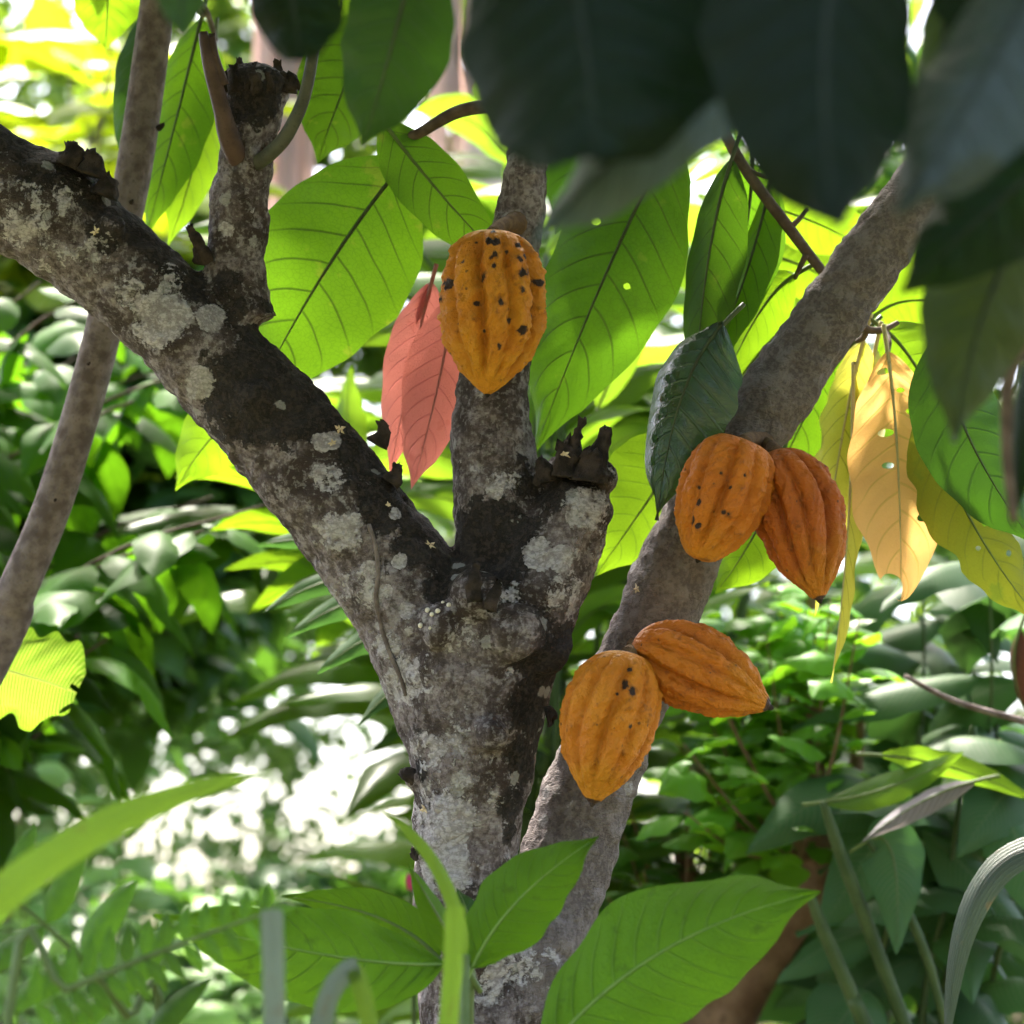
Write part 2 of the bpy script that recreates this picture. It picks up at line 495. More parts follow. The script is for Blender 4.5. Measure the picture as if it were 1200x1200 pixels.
M['frond'] = LM('frond_leaflet', (0.05, 0.13, 0.012), (0.13, 0.30, 0.01), 0.45, nveins=8, vary=0.35)
M['leaf_blade'] = LM('grass_blade', (0.12, 0.22, 0.03), (0.30, 0.50, 0.03), 0.5, parallel=9, vw=0.22, bump=.8, blotch=(0.20, 0.13, 0.05), blotch_amt=.4)
M['leaf_greyblade'] = LM('grey_blade', (0.20, 0.24, 0.20), (0.16, 0.22, 0.12), 0.35, spec=.3, parallel=9, vw=0.22, bump=.8, blotch=(0.20, 0.13, 0.05), blotch_amt=.4, rough=0.35)
M['dry_frond'] = LM('dry_palm_strip', (0.50, 0.36, 0.32), (0.50, 0.34, 0.30), 0.45, nveins=2, vw=0.02, rough=0.7, simple=True)
M['strap_grey'] = LM('strap_grey_green', (0.07, 0.095, 0.072), (0.03, 0.05, 0.02), 0.12, parallel=9, vw=0.22, bump=.8, blotch=(0.20, 0.13, 0.05), blotch_amt=.4, rough=0.45)
M['leaf_dry'] = LM('dry_leaf', (0.20, 0.18, 0.20), (0.20, 0.17, 0.16), 0.3, nveins=14, vw=0.2, bump=0.9)
M['leaf_brown'] = LM('brown_leaf', (0.07, 0.024, 0.012), (0.05, 0.015, 0.006), 0.2, nveins=10)
M['bush'] = LM('dark_bush_leaf', (0.032, 0.095, 0.008), (0.11, 0.28, 0.006), 0.42, nveins=8, rough=0.5, spec=0.10, vary=0.5, simple=True)
M['shrub'] = LM('round_shrub_leaf', (0.095, 0.245, 0.020), (0.22, 0.48, 0.015), 0.42, nveins=5, rough=0.42, vary=0.45, spec=0.22, simple=True)
M['shrub_dark'] = LM('round_shrub_leaf_dark', (0.045, 0.125, 0.018), (0.12, 0.28, 0.012), 0.42, nveins=5, rough=0.38, vary=0.45, spec=0.2, simple=True)
M['ginger'] = LM('ginger_leaf', (0.04, 0.095, 0.014), (0.215, 0.39, 0.014), 0.48, nveins=26, vw=0.2, slope=0.7, rough=0.4, vary=0.35,
                 vein_r=(0.09, 0.16, 0.04), vein_t=(0.24, 0.40, 0.04), spec=0.3, simple=True)
M['ginger_deep'] = LM('blue_green_leaf', (0.048, 0.115, 0.045), (0.08, 0.20, 0.03), 0.38, nveins=26, vw=0.2, slope=0.7, spec=.15, rough=0.5, vary=0.3,
                      vein_r=(0.14, 0.22, 0.09), mid=0.05, simple=True)
M['croton'] = LM('yellow_green_bush_leaf', (0.14, 0.20, 0.012), (0.36, 0.46, 0.012), 0.5, nveins=8, rough=0.45, vary=0.3, spec=0.3, simple=True)
M['pale'] = LM('pale_bush_leaf', (0.16, 0.29, 0.09), (0.25, 0.43, 0.09), 0.42, nveins=6, rough=0.42, vary=0.35, spec=0.25, simple=True)  # leaf colour lightened to paint in the glare at lower left
M['canopy'] = LM('canopy_leaf', (0.03, 0.07, 0.015), (0.10, 0.20, 0.02), 0.35, nveins=8, spec=0.3, simple=True)
M['far'] = LM('far_leaf', (0.075, 0.15, 0.022), (0.28, 0.44, 0.035), 0.46, nveins=5, vary=0.3, rough=0.4, spec=0.25, simple=True)
M['far_pale'] = LM('far_leaf_glare', (0.17, 0.30, 0.085), (0.33, 0.50, 0.11), 0.48, nveins=5, vary=0.3, rough=0.4, spec=0.25, simple=True)  # pale colour stands in for glare over the distant leaves
M['far_dark'] = LM('far_leaf_dark', (0.035, 0.095, 0.020), (0.11, 0.26, 0.020), 0.40, nveins=5, rough=0.38, spec=0.2, simple=True)


# ------------------------------------------------------------------ leaf shapes
def prof_cacao(s):
    w = math.sin(math.pi * s ** 0.86) ** 0.86 if 0 < s < 1 else 0.0
    if s > 0.86: w *= 1 - 0.55 * ((s - 0.86) / 0.14) ** 0.8
    return w


def prof_obov(s):
    return math.sin(math.pi * s ** 1.12) ** 0.62 if 0 < s < 1 else 0.0


def prof_ovate(s):
    return math.sin(math.pi * s ** 0.75) ** 0.8 if 0 < s < 1 else 0.0


def prof_round(s):
    return (math.sin(math.pi * min(1, s * 0.97 + 0.01) ** 0.9)) ** 0.5 if 0 < s < 1 else 0.0


def prof_lance(s):
    return (math.sin(math.pi * s ** 0.80)) ** 0.9 if 0 < s < 1 else 0.0


def prof_strap(s):
    return min(1, s * 8 + 0.35) * (1 - s ** 3.5) ** 0.9


def prof_blade(s):
    return 1.0 if s < 0.97 else 0.86


def prof_banana(s):
    return min(1, (s * 4) ** 0.6) * (1.0 if s < 0.86 else 1 - 0.55 * ((s - 0.86) / 0.14) ** 2)


def leaf_grid(curve, frame, width, prof, nu, nv, fold=0.15, camber=0.10, wave=0.04, pillow=0.02, npil=9, seed=0, torn=0.0, holes=(), teeth=0.0, ragged=0.10):
    """grid of a leaf along a curve; curve(s)->point, frame(s)->(side, normal). Holes are cut out of the sheet."""
    rng = random.Random(seed)
    ph1, ph2 = rng.random() * 6.28, rng.random() * 6.28

    def pos(s, a):
        c = curve(s); S, Nn = frame(s)
        w = prof(s) * width * 0.5
        aa = abs(a)
        if aa > 0.6:
            e = (aa - 0.6) / 0.4
            if ragged: w *= 1 + e * ragged * noise.noise(Vector((s * 7.0, (2 if a > 0 else -2), seed * 1.3)))
            if torn and s > 0.12: w *= 1 - e * torn * max(0, noise.noise(Vector((s * 9 + seed, a * 3, seed * 1.7))) + 0.15)
            if teeth: w *= 1 + e * teeth * (((s * 28) % 1.0) - 0.5)
        z = -aa * w * math.sin(fold) - camber * w * aa * aa
        z += wave * width * aa * (math.sin(s * 13 + (ph1 if a > 0 else ph2)) + 0.6 * math.sin(s * 29 + (ph2 if a > 0 else ph1))) * (0.3 + 0.7 * s)
        if pillow:
            f = (s * npil - aa * npil * 0.16) % 1.0
            z += pillow * width * math.sin(math.pi * f) * math.sin(math.pi * min(1, aa * 1.1)) * (1 - s * 0.4)
        return c + S * (a * w * math.cos(fold)) + Nn * z

    row = 2 * nv + 1
    par = [(i / nu, j / nv) for i in range(nu + 1) for j in range(-nv, nv + 1)]
    faces, cut = [], {}
    for i in range(nu):
        for j in range(2 * nv):
            q = (i * row + j, i * row + j + 1, (i + 1) * row + j + 1, (i + 1) * row + j)
            su, sv = (i + 0.5) / nu, (j + 0.5) / nv - 1
            hh = [h for h in holes if ((su - h[0]) / h[2]) ** 2 + ((sv - h[1]) / h[3]) ** 2 < 1]
            if hh:
                for x in q: cut[x] = hh[0]
            else:
                faces.append(q)
    kept = set(x for q in faces for x in q)
    for x, h in cut.items():                      # round the rim of every hole
        if x in kept:
            du, dv = (par[x][0] - h[0]) / h[2], (par[x][1] - h[1]) / h[3]
            r = math.hypot(du, dv) or 1
            par[x] = (min(1, max(0, h[0] + du / r * h[2])), min(1, max(-1, h[1] + dv / r * h[3])))
    verts = [pos(*q) for q in par]
    uvs = [(a, b * 0.5 + 0.5) for a, b in par]
    return verts, faces, uvs


def bez(a, b, c):
    return (lambda s: a * (1 - s) ** 2 + b * (2 * s * (1 - s)) + c * s * s,
            lambda s: ((b - a) * (1 - s) + (c - b) * s).normalized())


def leaf(parent, base, ctrl, tip, width, mat, roll=0, ragged=.10, twist=0, prof=prof_cacao, fold=0.15, camber=0.12, wave=0.035, nu=40, nv=7,
         pillow=0.02, npil=9, torn=0.0, holes=(), teeth=0.0, rib='midrib_green', rib_r=0.0022, stalk=0.03, label=None, seed=None, name='leaf'):
    """one large leaf; base, ctrl, tip are (px, py, distance), width in photo pixels at its own distance"""
    a, b, c = P(*base), P(*ctrl), P(*tip)
    cur, tan = bez(a, b, c)
    dm = (base[2] + tip[2]) / 2
    w = mm(width, dm)
    if seed is None: seed = int(abs(base[0] * 7 + tip[1] * 3)) % 997

    def frame(s):
        t = tan(s)
        v = (cur(s) - CAM).normalized()
        S = t.cross(v).normalized()
        N = S.cross(t)
        if N.dot(v) > 0: N = -N
        r = RAD(roll + twist * s)
        return S * math.cos(r) + N * math.sin(r), N * math.cos(r) - S * math.sin(r)
    v, f, uv = leaf_grid(cur, frame, w, prof, nu, nv, fold, camber, wave, pillow, npil, seed, torn, holes, teeth, ragged)
    o = mesh_obj(name, v, f, M[mat], parent, uv)
    if label: o['label'] = label
    if rib:
        t0 = tan(0)
        pts = [(a - t0 * stalk, rib_r * 1.25), (a, rib_r * 1.15)]
        for s in (0.2, 0.4, 0.6, 0.8, 0.95):
            pts.append((cur(s) + frame(s)[1] * (rib_r * 0.2), rib_r * (1.05 - s * 0.95)))
        tube('midrib', pts, M[rib], o, 6, 4)
    return o


def unit_leaf(name, mat, aspect, droop, prof, fold=0.2, camber=0.15, wave=0.04, nu=12, nv=3, seed=0, twist=0.0):
    """shared mesh: unit length along +Y, face up +Z"""
    a, b, c = Vector((0, 0, 0)), Vector((0, 0.5, 0.10)), Vector((0.0, 1.0 - droop * 0.35, -droop))
    cur, tan = bez(a, b, c)

    def frame(s):
        t = tan(s)
        S = Vector((1, 0, 0)); N = S.cross(t)
        r = twist * s
        return S * math.cos(r) + N * math.sin(r), N * math.cos(r) - S * math.sin(r)
    v, f, uv = leaf_grid(cur, frame, aspect, prof, nu, nv, fold, camber, wave, 0.012, 7, seed)
    # a short stalk under the blade
    me = bpy.data.meshes.new(name)
    me.from_pydata([tuple(p) for p in v], [], f)
    uvl = me.uv_layers.new(name='UVMap')
    idx = np.empty(len(me.loops), dtype=np.int32); me.loops.foreach_get('vertex_index', idx)
    uvl.data.foreach_set('uv', np.asarray(uv, dtype=np.float32)[idx].ravel())
    me.polygons.foreach_set('use_smooth', np.ones(len(me.polygons), dtype=bool))
    me.materials.append(M[mat])
    return me


def orient(dirv, up, roll=0.0):
    y = dirv.normalized()
    x = y.cross(up)
    if x.length < 1e-4: x = Vector((1, 0, 0))
    x.normalize()
    z = x.cross(y)
    m = Matrix((x, y, z)).transposed().to_4x4()
    return m @ Matrix.Rotation(roll, 4, 'Y')


def put_leaf(me, parent, pos, dirv, up, size, roll=0.0, name='leaf'):
    o = link(bpy.data.objects.new(name, me))
    o.parent = parent
    m = orient(dirv, up, roll) @ Matrix.Diagonal((size, size, size, 1))
    m.translation = pos - root_loc(parent)
    o.matrix_local = m
    return o


def scatter_mesh(name, mat, mats4, template, parent, kind='stuff'):
    """many small leaves joined into one mesh"""
    tv = np.array([tuple(v.co) for v in template.vertices])
    tf = [tuple(p.vertices) for p in template.polygons]
    n = len(mats4)
    A = np.array([[list(r) for r in m] for m in mats4])
    V = np.einsum('nij,vj->nvi', A[:, :3, :3], tv) + A[:, None, :3, 3]
    nvt = len(tv)
    F = np.array(tf)[None, :, :] + (np.arange(n) * nvt)[:, None, None]
    tuv = np.zeros((nvt, 2), dtype=np.float32)
    for lp, d in zip(template.loops, template.uv_layers[0].data):
        tuv[lp.vertex_index] = d.uv
    return mesh_obj(name, V.reshape(-1, 3), F.reshape(-1, F.shape[2]), mat, parent, np.tile(tuv, (n, 1)), kind=kind)


def rand_dir(rng):
    z = rng.uniform(-1, 1); a = rng.uniform(0, 2 * math.pi); r = math.sqrt(1 - z * z)
    return Vector((r * math.cos(a), r * math.sin(a), z))


# ------------------------------------------------------------------ ground
def ground():
    k = NT('forest_soil')
    o = k.obj()
    n1 = k.noise(o, 1.3, 6); n2 = k.noise(o, 14.0, 6)
    col = k.mix(k.sstep(n1, 0.4, 0.6), (0.10, 0.075, 0.05), (0.05, 0.09, 0.03))
    col = k.mix(k.sstep(n2, 0.5, 0.7), col, (0.16, 0.11, 0.075))
    m = k.finish(k.principled(col, 0.95, 0.2, k.bump(n2, 0.8, 0.03)))
    N = 60
    verts, faces = [], []
    for i in range(N + 1):
        for j in range(N + 1):
            a, b = i / N * 2 - 1, j / N * 2 - 1
            x = math.copysign(abs(a) ** 3, a) * 300; y = math.copysign(abs(b) ** 3, b) * 300
            z = 0.05 * noise.noise(Vector((x * 0.5, y * 0.5, 0)))
            verts.append(Vector((x, y, z)))
    for i in range(N):
        for j in range(N):
            faces.append((i * (N + 1) + j, (i + 1) * (N + 1) + j, (i + 1) * (N + 1) + j + 1, i * (N + 1) + j + 1))
    tag(mesh_obj('ground', verts, faces, m), kind='structure')


ground()

# ------------------------------------------------------------------ cacao tree
TD = 2.50
tree = empty('cacao_tree', (P(575, 1200, TD).x, TD, 0.0), 'lichen-spotted grey cacao tree with forked trunk carrying the orange pods', 'tree')


def limb_path(rows, n=7):
    return catmull([(*P(px, py, d), mm(r, d)) for px, py, r, d in rows], n)


gx = P(575, 1200, TD).x
LIMBS = {
    'trunk': [(-1, 0, 0, 0)],
    'left_limb': [(-120, 138, 62, 2.50), (-60, 182, 64, 2.50), (0, 222, 67, 2.50), (62, 252, 67, 2.50), (140, 318, 61, 2.50), (240, 410, 64, 2.50), (340, 520, 66, 2.50),
                  (440, 645, 70, 2.50), (505, 745, 78, 2.50), (545, 835, 80, 2.50)],
    'center_limb': [(600, 720, 66, 2.50), (592, 650, 56, 2.50), (582, 570, 53, 2.51), (576, 480, 46, 2.52), (588, 390, 38, 2.53), (606, 280, 29, 2.54), (618, 180, 27, 2.55), (634, 60, 25, 2.56), (650, -80, 23, 2.56)],
    'stub_limb': [(590, 760, 66, 2.47), (628, 690, 60, 2.47), (662, 625, 52, 2.48), (688, 575, 38, 2.48)],
    'right_limb': [(1240, -30, 33, 2.52), (1150, 110, 35, 2.53), (1057, 250, 38, 2.54), (960, 390, 41, 2.54), (872, 515, 44, 2.54), (815, 612, 46, 2.54), (771, 725, 49, 2.55),
                   (719, 850, 51, 2.56), (686, 940, 53, 2.56), (653, 1040, 56, 2.54), (612, 1150, 62, 2.50), (588, 1280, 66, 2.50)],
    'stub': [(286, 380, 42, 2.50), (274, 320, 37, 2.50), (278, 270, 35, 2.50), (285, 200, 34, 2.50), (297, 130, 36, 2.50), (303, 88, 39, 2.50)],
}
tr_rows = [(598, 690, 62, 2.49), (572, 730, 90, 2.49), (552, 790, 94, 2.49), (552, 850, 83, 2.49), (553, 910, 73, 2.49), (547, 980, 63, 2.49), (547, 1040, 64, 2.49),
           (556, 1110, 70, 2.49), (565, 1200, 76, 2.49)]
PATHS = {k: limb_path(r) for k, r in LIMBS.items() if k != 'trunk'}
tp = [(*P(px, py, d), mm(r, d)) for px, py, r, d in tr_rows]
tp += [(gx, 2.49, 1.0, 0.078), (gx, 2.50, 0.5, 0.088), (gx, 2.50, 0.12, 0.11), (gx, 2.50, -0.06, 0.16)]
PATHS['trunk'] = catmull(tp, 7)


def build_tree_wood():
    off = np.array(tree.location)
    V, F = [], []
    for kx, path in PATHS.items():
        v, f, _ = tube_data(path, 24)
        b = len(V)
        V += [tuple(np.array(q) - off) for q in v]
        F += [tuple(i + b for i in q) for q in f]
    # knots and swellings melted into the wood
    for px, py, d, r in [(300, 470, 2.452, 26), (130, 265, 2.45, 20), (90, 200, 2.50, 30), (560, 700, 2.42, 34), (640, 760, 2.45, 34), (600, 740, 2.42, 40), (520, 735, 2.42, 30),
                         (484, 912, 2.48, 14), (640, 690, 2.43, 22), (700, 560, 2.48, 24), (655, 560, 2.49, 26), (262, 338, 2.48, 20), (575, 860, 2.41, 22)]:
        bm = bmesh.new()
        bmesh.ops.create_icosphere(bm, subdivisions=2, radius=mm(r, d))
        b = len(V); c = P(px, py, d)
        V += [tuple(np.array(q.co + c) - off) for q in bm.verts]
        F += [tuple(q.index + b for q in fc.verts) for fc in bm.faces]
        bm.free()
    me = bpy.data.meshes.new('wood'); me.from_pydata(V, [], F)
    ob = link(bpy.data.objects.new('wood', me))
    md = ob.modifiers.new('r', 'REMESH'); md.mode = 'VOXEL'; md.voxel_size = 0.0042
    sm = ob.modifiers.new('s', 'SMOOTH'); sm.factor = 0.5; sm.iterations = 7
    dg = bpy.context.evaluated_depsgraph_get()
    ev = ob.evaluated_get(dg).to_mesh()
    n = len(ev.vertices)
    co = np.empty(n * 3); ev.vertices.foreach_get('co', co); co = co.reshape(-1, 3)
    no = np.empty(n * 3); ev.vertices.foreach_get('normal', no); no = no.reshape(-1, 3)
    faces = np.array([tuple(p.vertices) for p in ev.polygons])
    ob.evaluated_get(dg).to_mesh_clear()
    bpy.data.objects.remove(ob)
    # lumpy bark
    W = co + off
    disp = np.empty(n); nz = np.empty(n)
    for i in range(n):
        p = Vector(co[i])
        a = noise.fractal(p * 14.0, 0.9, 2.1, 3)
        b = noise.fractal(p * 55.0, 0.8, 2.1, 3)
        rg_ = 1 - abs(noise.noise(p * 34.0))
        disp[i] = 0.0045 * a + 0.0026 * b - 0.0022 * rg_ ** 6
        nz[i] = a
    co2 = co + no * disp[:, None]
    # where lichen and algae grow, and where hollow shade is painted
    lichen = np.zeros(n); algae = np.zeros(n)
    patches = [(470, 800, 40, .75), (450, 760, 30, .7), (540, 850, 34, .6), (570, 900, 30, .55), (500, 880, 40, .65), (535, 930, 40, .6), (60, 235, 40, .6), (110, 300, 40, .6), (200, 330, 30, .6), (690, 600, 40, .8), (700, 560, 26, .6), (660, 690, 40, .65), (680, 1000, 40, .6), (640, 1130, 40, .7), (760, 660, 40, .5), (660, 930, 30, .6), (590, 480, 22, .5), (600, 560, 20, .7), (545, 540, 20, .55), (285, 170, 20, .5), (290, 240, 18, .6), (190, 372, 46, 1.0), (165, 350, 30, .8), (247, 372, 21, 1.2), (232, 450, 26, .9), (25, 250, 60, .62), (105, 215, 30, .5), (150, 335, 26, .7), (60, 300, 40, .55), (400, 625, 44, .75), (385, 560, 34, .6), (420, 690, 40, .7),
               (410, 615, 20, 1.1), (432, 668, 14, 1.2), (468, 658, 11, 1.2), (478, 716, 13, 1.1), (452, 692, 10, 1.1), (480, 740, 9, 1.0), (463, 602, 10, 1.0), (378, 518, 16, 1.0), (390, 515, 14, 1.), (520, 960, 55, .85), (520, 1010, 48, .85), (505, 930, 30, .7),
               (545, 740, 28, .6), (530, 760, 24, .6), (600, 1010, 24, .5), (632, 648, 26, 1.05), (655, 655, 20, .9), (600, 690, 24, .6), (700, 610, 34, .62), (690, 650, 34, .55), (655, 645, 10, 1.), (570, 560, 24, .5), (580, 575, 14, .9), (560, 455, 16, .5),
               (600, 1130, 44, .75), (570, 1160, 34, .65), (680, 900, 40, .5), (690, 970, 36, .55), (770, 690, 30, .45), (860, 500, 26, .35), (640, 1080, 28, .5), (270, 290, 20, .55), (265, 270, 14, .8), (495, 780, 36, .6), (590, 930, 40, .45), (545, 890, 30, .45), (520, 850, 26, .5), (600, 800, 26, .45)]
    for px, py, r, amt in patches:
        c = np.array(P(px, py, 2.44)); rr = mm(r, 2.45)
        ray = c - np.array(CAM); ray /= np.linalg.norm(ray)
        rel = W - np.array(CAM)
        d2 = np.linalg.norm(rel - (rel @ ray)[:, None] * ray, axis=1)
        front = (no @ ray) < 0.15
        lichen = np.maximum(lichen, np.where(front, 0.9 * amt * np.clip(1.2 - d2 / rr, 0, 0.72), 0))
    algae_hollows = [(618, 820, 42, 1.1), (606, 880, 30, 1.0), (600, 940, 26, .9), (600, 735, 60, 1.35), (572, 645, 66, 1.35), (645, 765, 46, 1.3), (530, 690, 40, 1.0), (450, 590, 44, .9), (350, 470, 60, .95), (545, 800, 14, 1.0), (520, 860, 14, .9), (275, 245, 12, 1.2), (272, 262, 10, 1.2), (50, 225, 10, 1.1), (125, 285, 16, 1.2), (640, 770, 52, 1.2), (600, 715, 46, 1.1), (625, 900, 34, .9), (615, 980, 26, 1.0), (560, 820, 30, .7), (500, 850, 30, .6), (470, 780, 26, .5), (560, 1060, 40, .6), (530, 1080, 40, .6), (575, 700, 40, 1.0), (570, 780, 20, .8), (150, 250, 60, .6), (60, 190, 60, .7), (210, 290, 50, .8), (400, 520, 40, .6), (545, 560, 24, .6), (300, 465, 75, 1.0), (265, 340, 50, .7), (280, 95, 50, 1.3), (315, 100, 50, 1.3), (335, 140, 40, 1.2), (340, 430, 60, .7), (430, 560, 50, .6), (570, 640, 62, 1.0), (600, 740, 60, .75), (640, 760, 40, .9), (640, 560, 50, .9), (690, 545, 40, 1.0), (560, 600, 40, .6), (484, 905, 18, 1.2), (628, 850, 26, .9), (590, 850, 16, .9), (628, 960, 26, .8),
             (520, 830, 16, .8), (120, 270, 24, .9), (90, 190, 30, .9), (480, 640, 45, .6), (610, 450, 30, .6), (240, 330, 40, .6), (275, 235, 14, 1.0), (540, 690, 44, .7), (1040, 280, 60, .35), (700, 1060, 40, .4)]
    for px, py, r, amt in algae_hollows:  # fork entries paint the hollow's shade in; the others are algae
        c = np.array(P(px, py, 2.45)); rr = mm(r, 2.45)
        d2 = np.linalg.norm(W - c, axis=1)
        algae = np.maximum(algae, amt * np.clip(1.3 - d2 / rr, 0, 0.95))
    # algae on the damp upper side of the sloping limb
    lp = PATHS['left_limb'][:, :3]
    dl = np.min(np.linalg.norm(W[:, None, :] - lp[None, ::3, :], axis=2), axis=1)
    upn = no @ np.array((0.55, 0.0, 0.83))
    algae = np.maximum(algae, np.where(dl < 0.085, np.clip((upn + 0.02) * 1.25, 0, 0.95), 0))
    # which limb each vertex belongs to
    keys = ['trunk', 'left_limb', 'center_limb', 'stub_limb', 'right_limb', 'stub']
    D = np.stack([np.min(np.linalg.norm(W[:, None, :] - PATHS[q][None, ::2, :3], axis=2) - PATHS[q][None, ::2, 3], axis=1) for q in keys], axis=1)
    who = np.argmin(D, axis=1)
    calm = np.clip((np.min(np.delete(D, 4, axis=1), axis=1) - D[:, 4]) / 0.03, 0, 1)
    lichen = lichen * (1 - 0.35 * calm)
    fw = np.array([np.bincount(who[f], minlength=6).argmax() for f in faces])
    names = {'trunk': 'trunk', 'left_limb': 'branch', 'center_limb': 'branch', 'stub_limb': 'branch_stub', 'right_limb': 'branch', 'stub': 'branch_stub'}
    labels = {'left_limb': 'thick left limb with pale lichen and black algae', 'center_limb': 'upright middle limb behind the spotted pod',
              'stub_limb': 'short sawn-off limb with dead snags', 'right_limb': 'long smooth grey limb leaning right', 'stub': 'upright broken stub on the left limb'}
    me = bpy.data.meshes.new('all'); me.from_pydata(co2.tolist(), [], faces.tolist())
    vn = np.empty(n * 3); me.vertices.foreach_get('normal', vn); vn = vn.reshape(-1, 3)
    global WOOD
    WOOD = BVHTree.FromPolygons((co2 + off).tolist(), faces.tolist())
    bpy.data.meshes.remove(me)
    for i, q in enumerate(keys):
        sel = faces[fw == i]
        if not len(sel): continue
        used, inv = np.unique(sel.ravel(), return_inverse=True)
        o = mesh_obj(names[q], co2[used] + off, inv.reshape(sel.shape), M['bark'], tree, attrs={'lichen': lichen[used], 'algae': algae[used], 'calm': calm[used]})
        o.data.normals_split_custom_set_from_vertices([tuple(x) for x in vn[used]])
        if q in labels: o['label'] = labels[q]


build_tree_wood()
TREE_RNG = random.Random(3)


def on_bark(px, py, lift=0.0):
    """the point of the bark that lies in this direction (falls back to the trunk's distance)"""
    dv = (P(px, py, 1.0) - CAM).normalized()
    h = WOOD.ray_cast(CAM, dv)
    return (h[0] - dv * lift, h[1]) if h[0] is not None else (P(px, py, 2.45), -dv)



def snag(rows, seg=7, mat='dead', jag=0.7, name='dead_snag'):
    pts = [(P(px, py, d), mm(r, d)) for px, py, r, d in rows]
    o = tube(name, pts, M[mat], tree, 11 if jag else seg, 6, jag=jag, rng=TREE_RNG)
    if name == 'dead_snag':                  # splintered, uneven wood
        sd = TREE_RNG.random() * 50
        for v in o.data.vertices:
            q = v.co * 90 + Vector((sd, 0, 0))
            v.co += noise.noise_vector(q) * 0.0045 + noise.noise_vector(q * 3) * 0.002
    return o


# broken top of the stub, snags on the sawn limb and the left limb
for rows in [[(x0, 108, 9, dd), (x0 + dx * .4, 90, 7, dd), (x0 + dx, yt + 8, 3, dd)] for x0, dx, yt, dd in [(264, -4, 84, 2.49), (276, -3, 70, 2.475), (294, 3, 68, 2.47), (312, 2, 74, 2.475), (330, 8, 82, 2.49), (338, 10, 96, 2.495), (320, 5, 66, 2.51), (282, 0, 62, 2.515), (300, -2, 84, 2.465)]] + [[(240, 305, 12, 2.48), (232, 285, 8, 2.47), (224, 268, 4, 2.47)],
             [(672, 545, 12, 2.46), (674, 520, 6, 2.46), (682, 492, 4, 2.46)], [(700, 560, 16, 2.46), (702, 530, 13, 2.46), (710, 503, 5, 2.46)], [(662, 560, 20, 2.46), (664, 535, 14, 2.46), (660, 520, 8, 2.46)],
             [(690, 565, 22, 2.45), (694, 545, 15, 2.45), (692, 530, 8, 2.45)], [(640, 565, 14, 2.46), (636, 548, 9, 2.46), (632, 538, 4, 2.46)],
             [(556, 705, 9, 2.38), (556, 680, 7, 2.38), (558, 662, 4, 2.38)], [(575, 715, 9, 2.38), (580, 695, 6, 2.38), (584, 684, 4, 2.38)],
             [(80, 195, 18, 2.46), (85, 180, 13, 2.46), (82, 170, 7, 2.46)], [(105, 205, 20, 2.46), (110, 190, 12, 2.46), (108, 178, 6, 2.46)], [(122, 230, 16, 2.46), (126, 215, 10, 2.46), (124, 205, 6, 2.46)],
             [(484, 912, 10, 2.46), (474, 908, 7, 2.46), (469, 906, 4, 2.46)], [(490, 1002, 7, 2.46), (484, 1000, 5, 2.46), (481, 998, 3, 2.46)], [(440, 520, 12, 2.47), (448, 508, 8, 2.47), (446, 498, 4, 2.47)], [(458, 565, 12, 2.47), (465, 555, 8, 2.47), (464, 546, 4, 2.47)],
             [(640, 840, 12, 2.44), (648, 838, 7, 2.44), (652, 842, 4, 2.44)]]:
    snag(rows)
snag([(288, 205, 11, 2.495), (270, 165, 13, 2.465), (259, 125, 10, 2.45), (247, 80, 9, 2.44), (238, 40, 6, 2.44)], 10, 'shoot_red', 0.25, 'shoot')
snag([(262, 100, 7, 2.445), (252, 70, 6, 2.44), (248, 42, 4, 2.44)], 10, 'shoot_red', 0.5, 'shoot')
snag([(296, 195, 10, 2.49), (316, 180, 9, 2.462), (336, 158, 8.5, 2.45), (356, 115, 7.5, 2.44), (367, 60, 7, 2.43), (376, -20, 7, 2.42)], 10, 'shoot_green', 0.0, 'shoot')
# vine-like root climbing the trunk
tube('root', [(on_bark(px, py, .0005)[0], .0026) for px, py in [(476, 815), (470, 795), (455, 760), (446, 730), (441, 700), (443, 670), (440, 640), (432, 615)]], M['slender'], tree, 6, 4)

# twigs that carry the leaves
for rows in [[(650, -60, 9, 2.56), (740, 10, 8, 2.58), (815, 95, 7, 2.60), (868, 190, 7, 2.60), (925, 268, 7, 2.61), (962, 316, 6, 2.62), (1012, 378, 5, 2.64)],
             [(925, 268, 4, 2.61), (938, 255, 3, 2.61), (946, 244, 2.5, 2.61)], [(945, 298, 4, 2.61), (936, 316, 3, 2.62), (932, 326, 2.4, 2.64)],
             [(868, 190, 4, 2.60), (880, 200, 3, 2.6), (900, 208, 2.5, 2.6)],
             [(1006, 372, 5, 2.62), (1016, 386, 5, 2.62), (1036, 386, 4, 2.63), (1052, 378, 3, 2.64)], [(1016, 386, 5, 2.62), (1012, 395, 4, 2.63), (1004, 400, 3, 2.64)],
             [(1036, 386, 3, 2.63), (1042, 400, 3, 2.61), (1040, 414, 3, 2.60)],
             [(646, -40, 8, 2.56), (540, -70, 7, 2.65), (470, -30, 5, 2.75), (448, 15, 3, 2.8)], [(620, 120, 9, 2.57), (540, 130, 8, 2.57), (480, 160, 6, 2.59), (448, 140, 5, 2.6)], [(650, 30, 9, 2.57), (720, 110, 8, 2.6), (785, 170, 6, 2.63)]]:
    snag(rows, 7, 'twig', 0.0, 'twig')

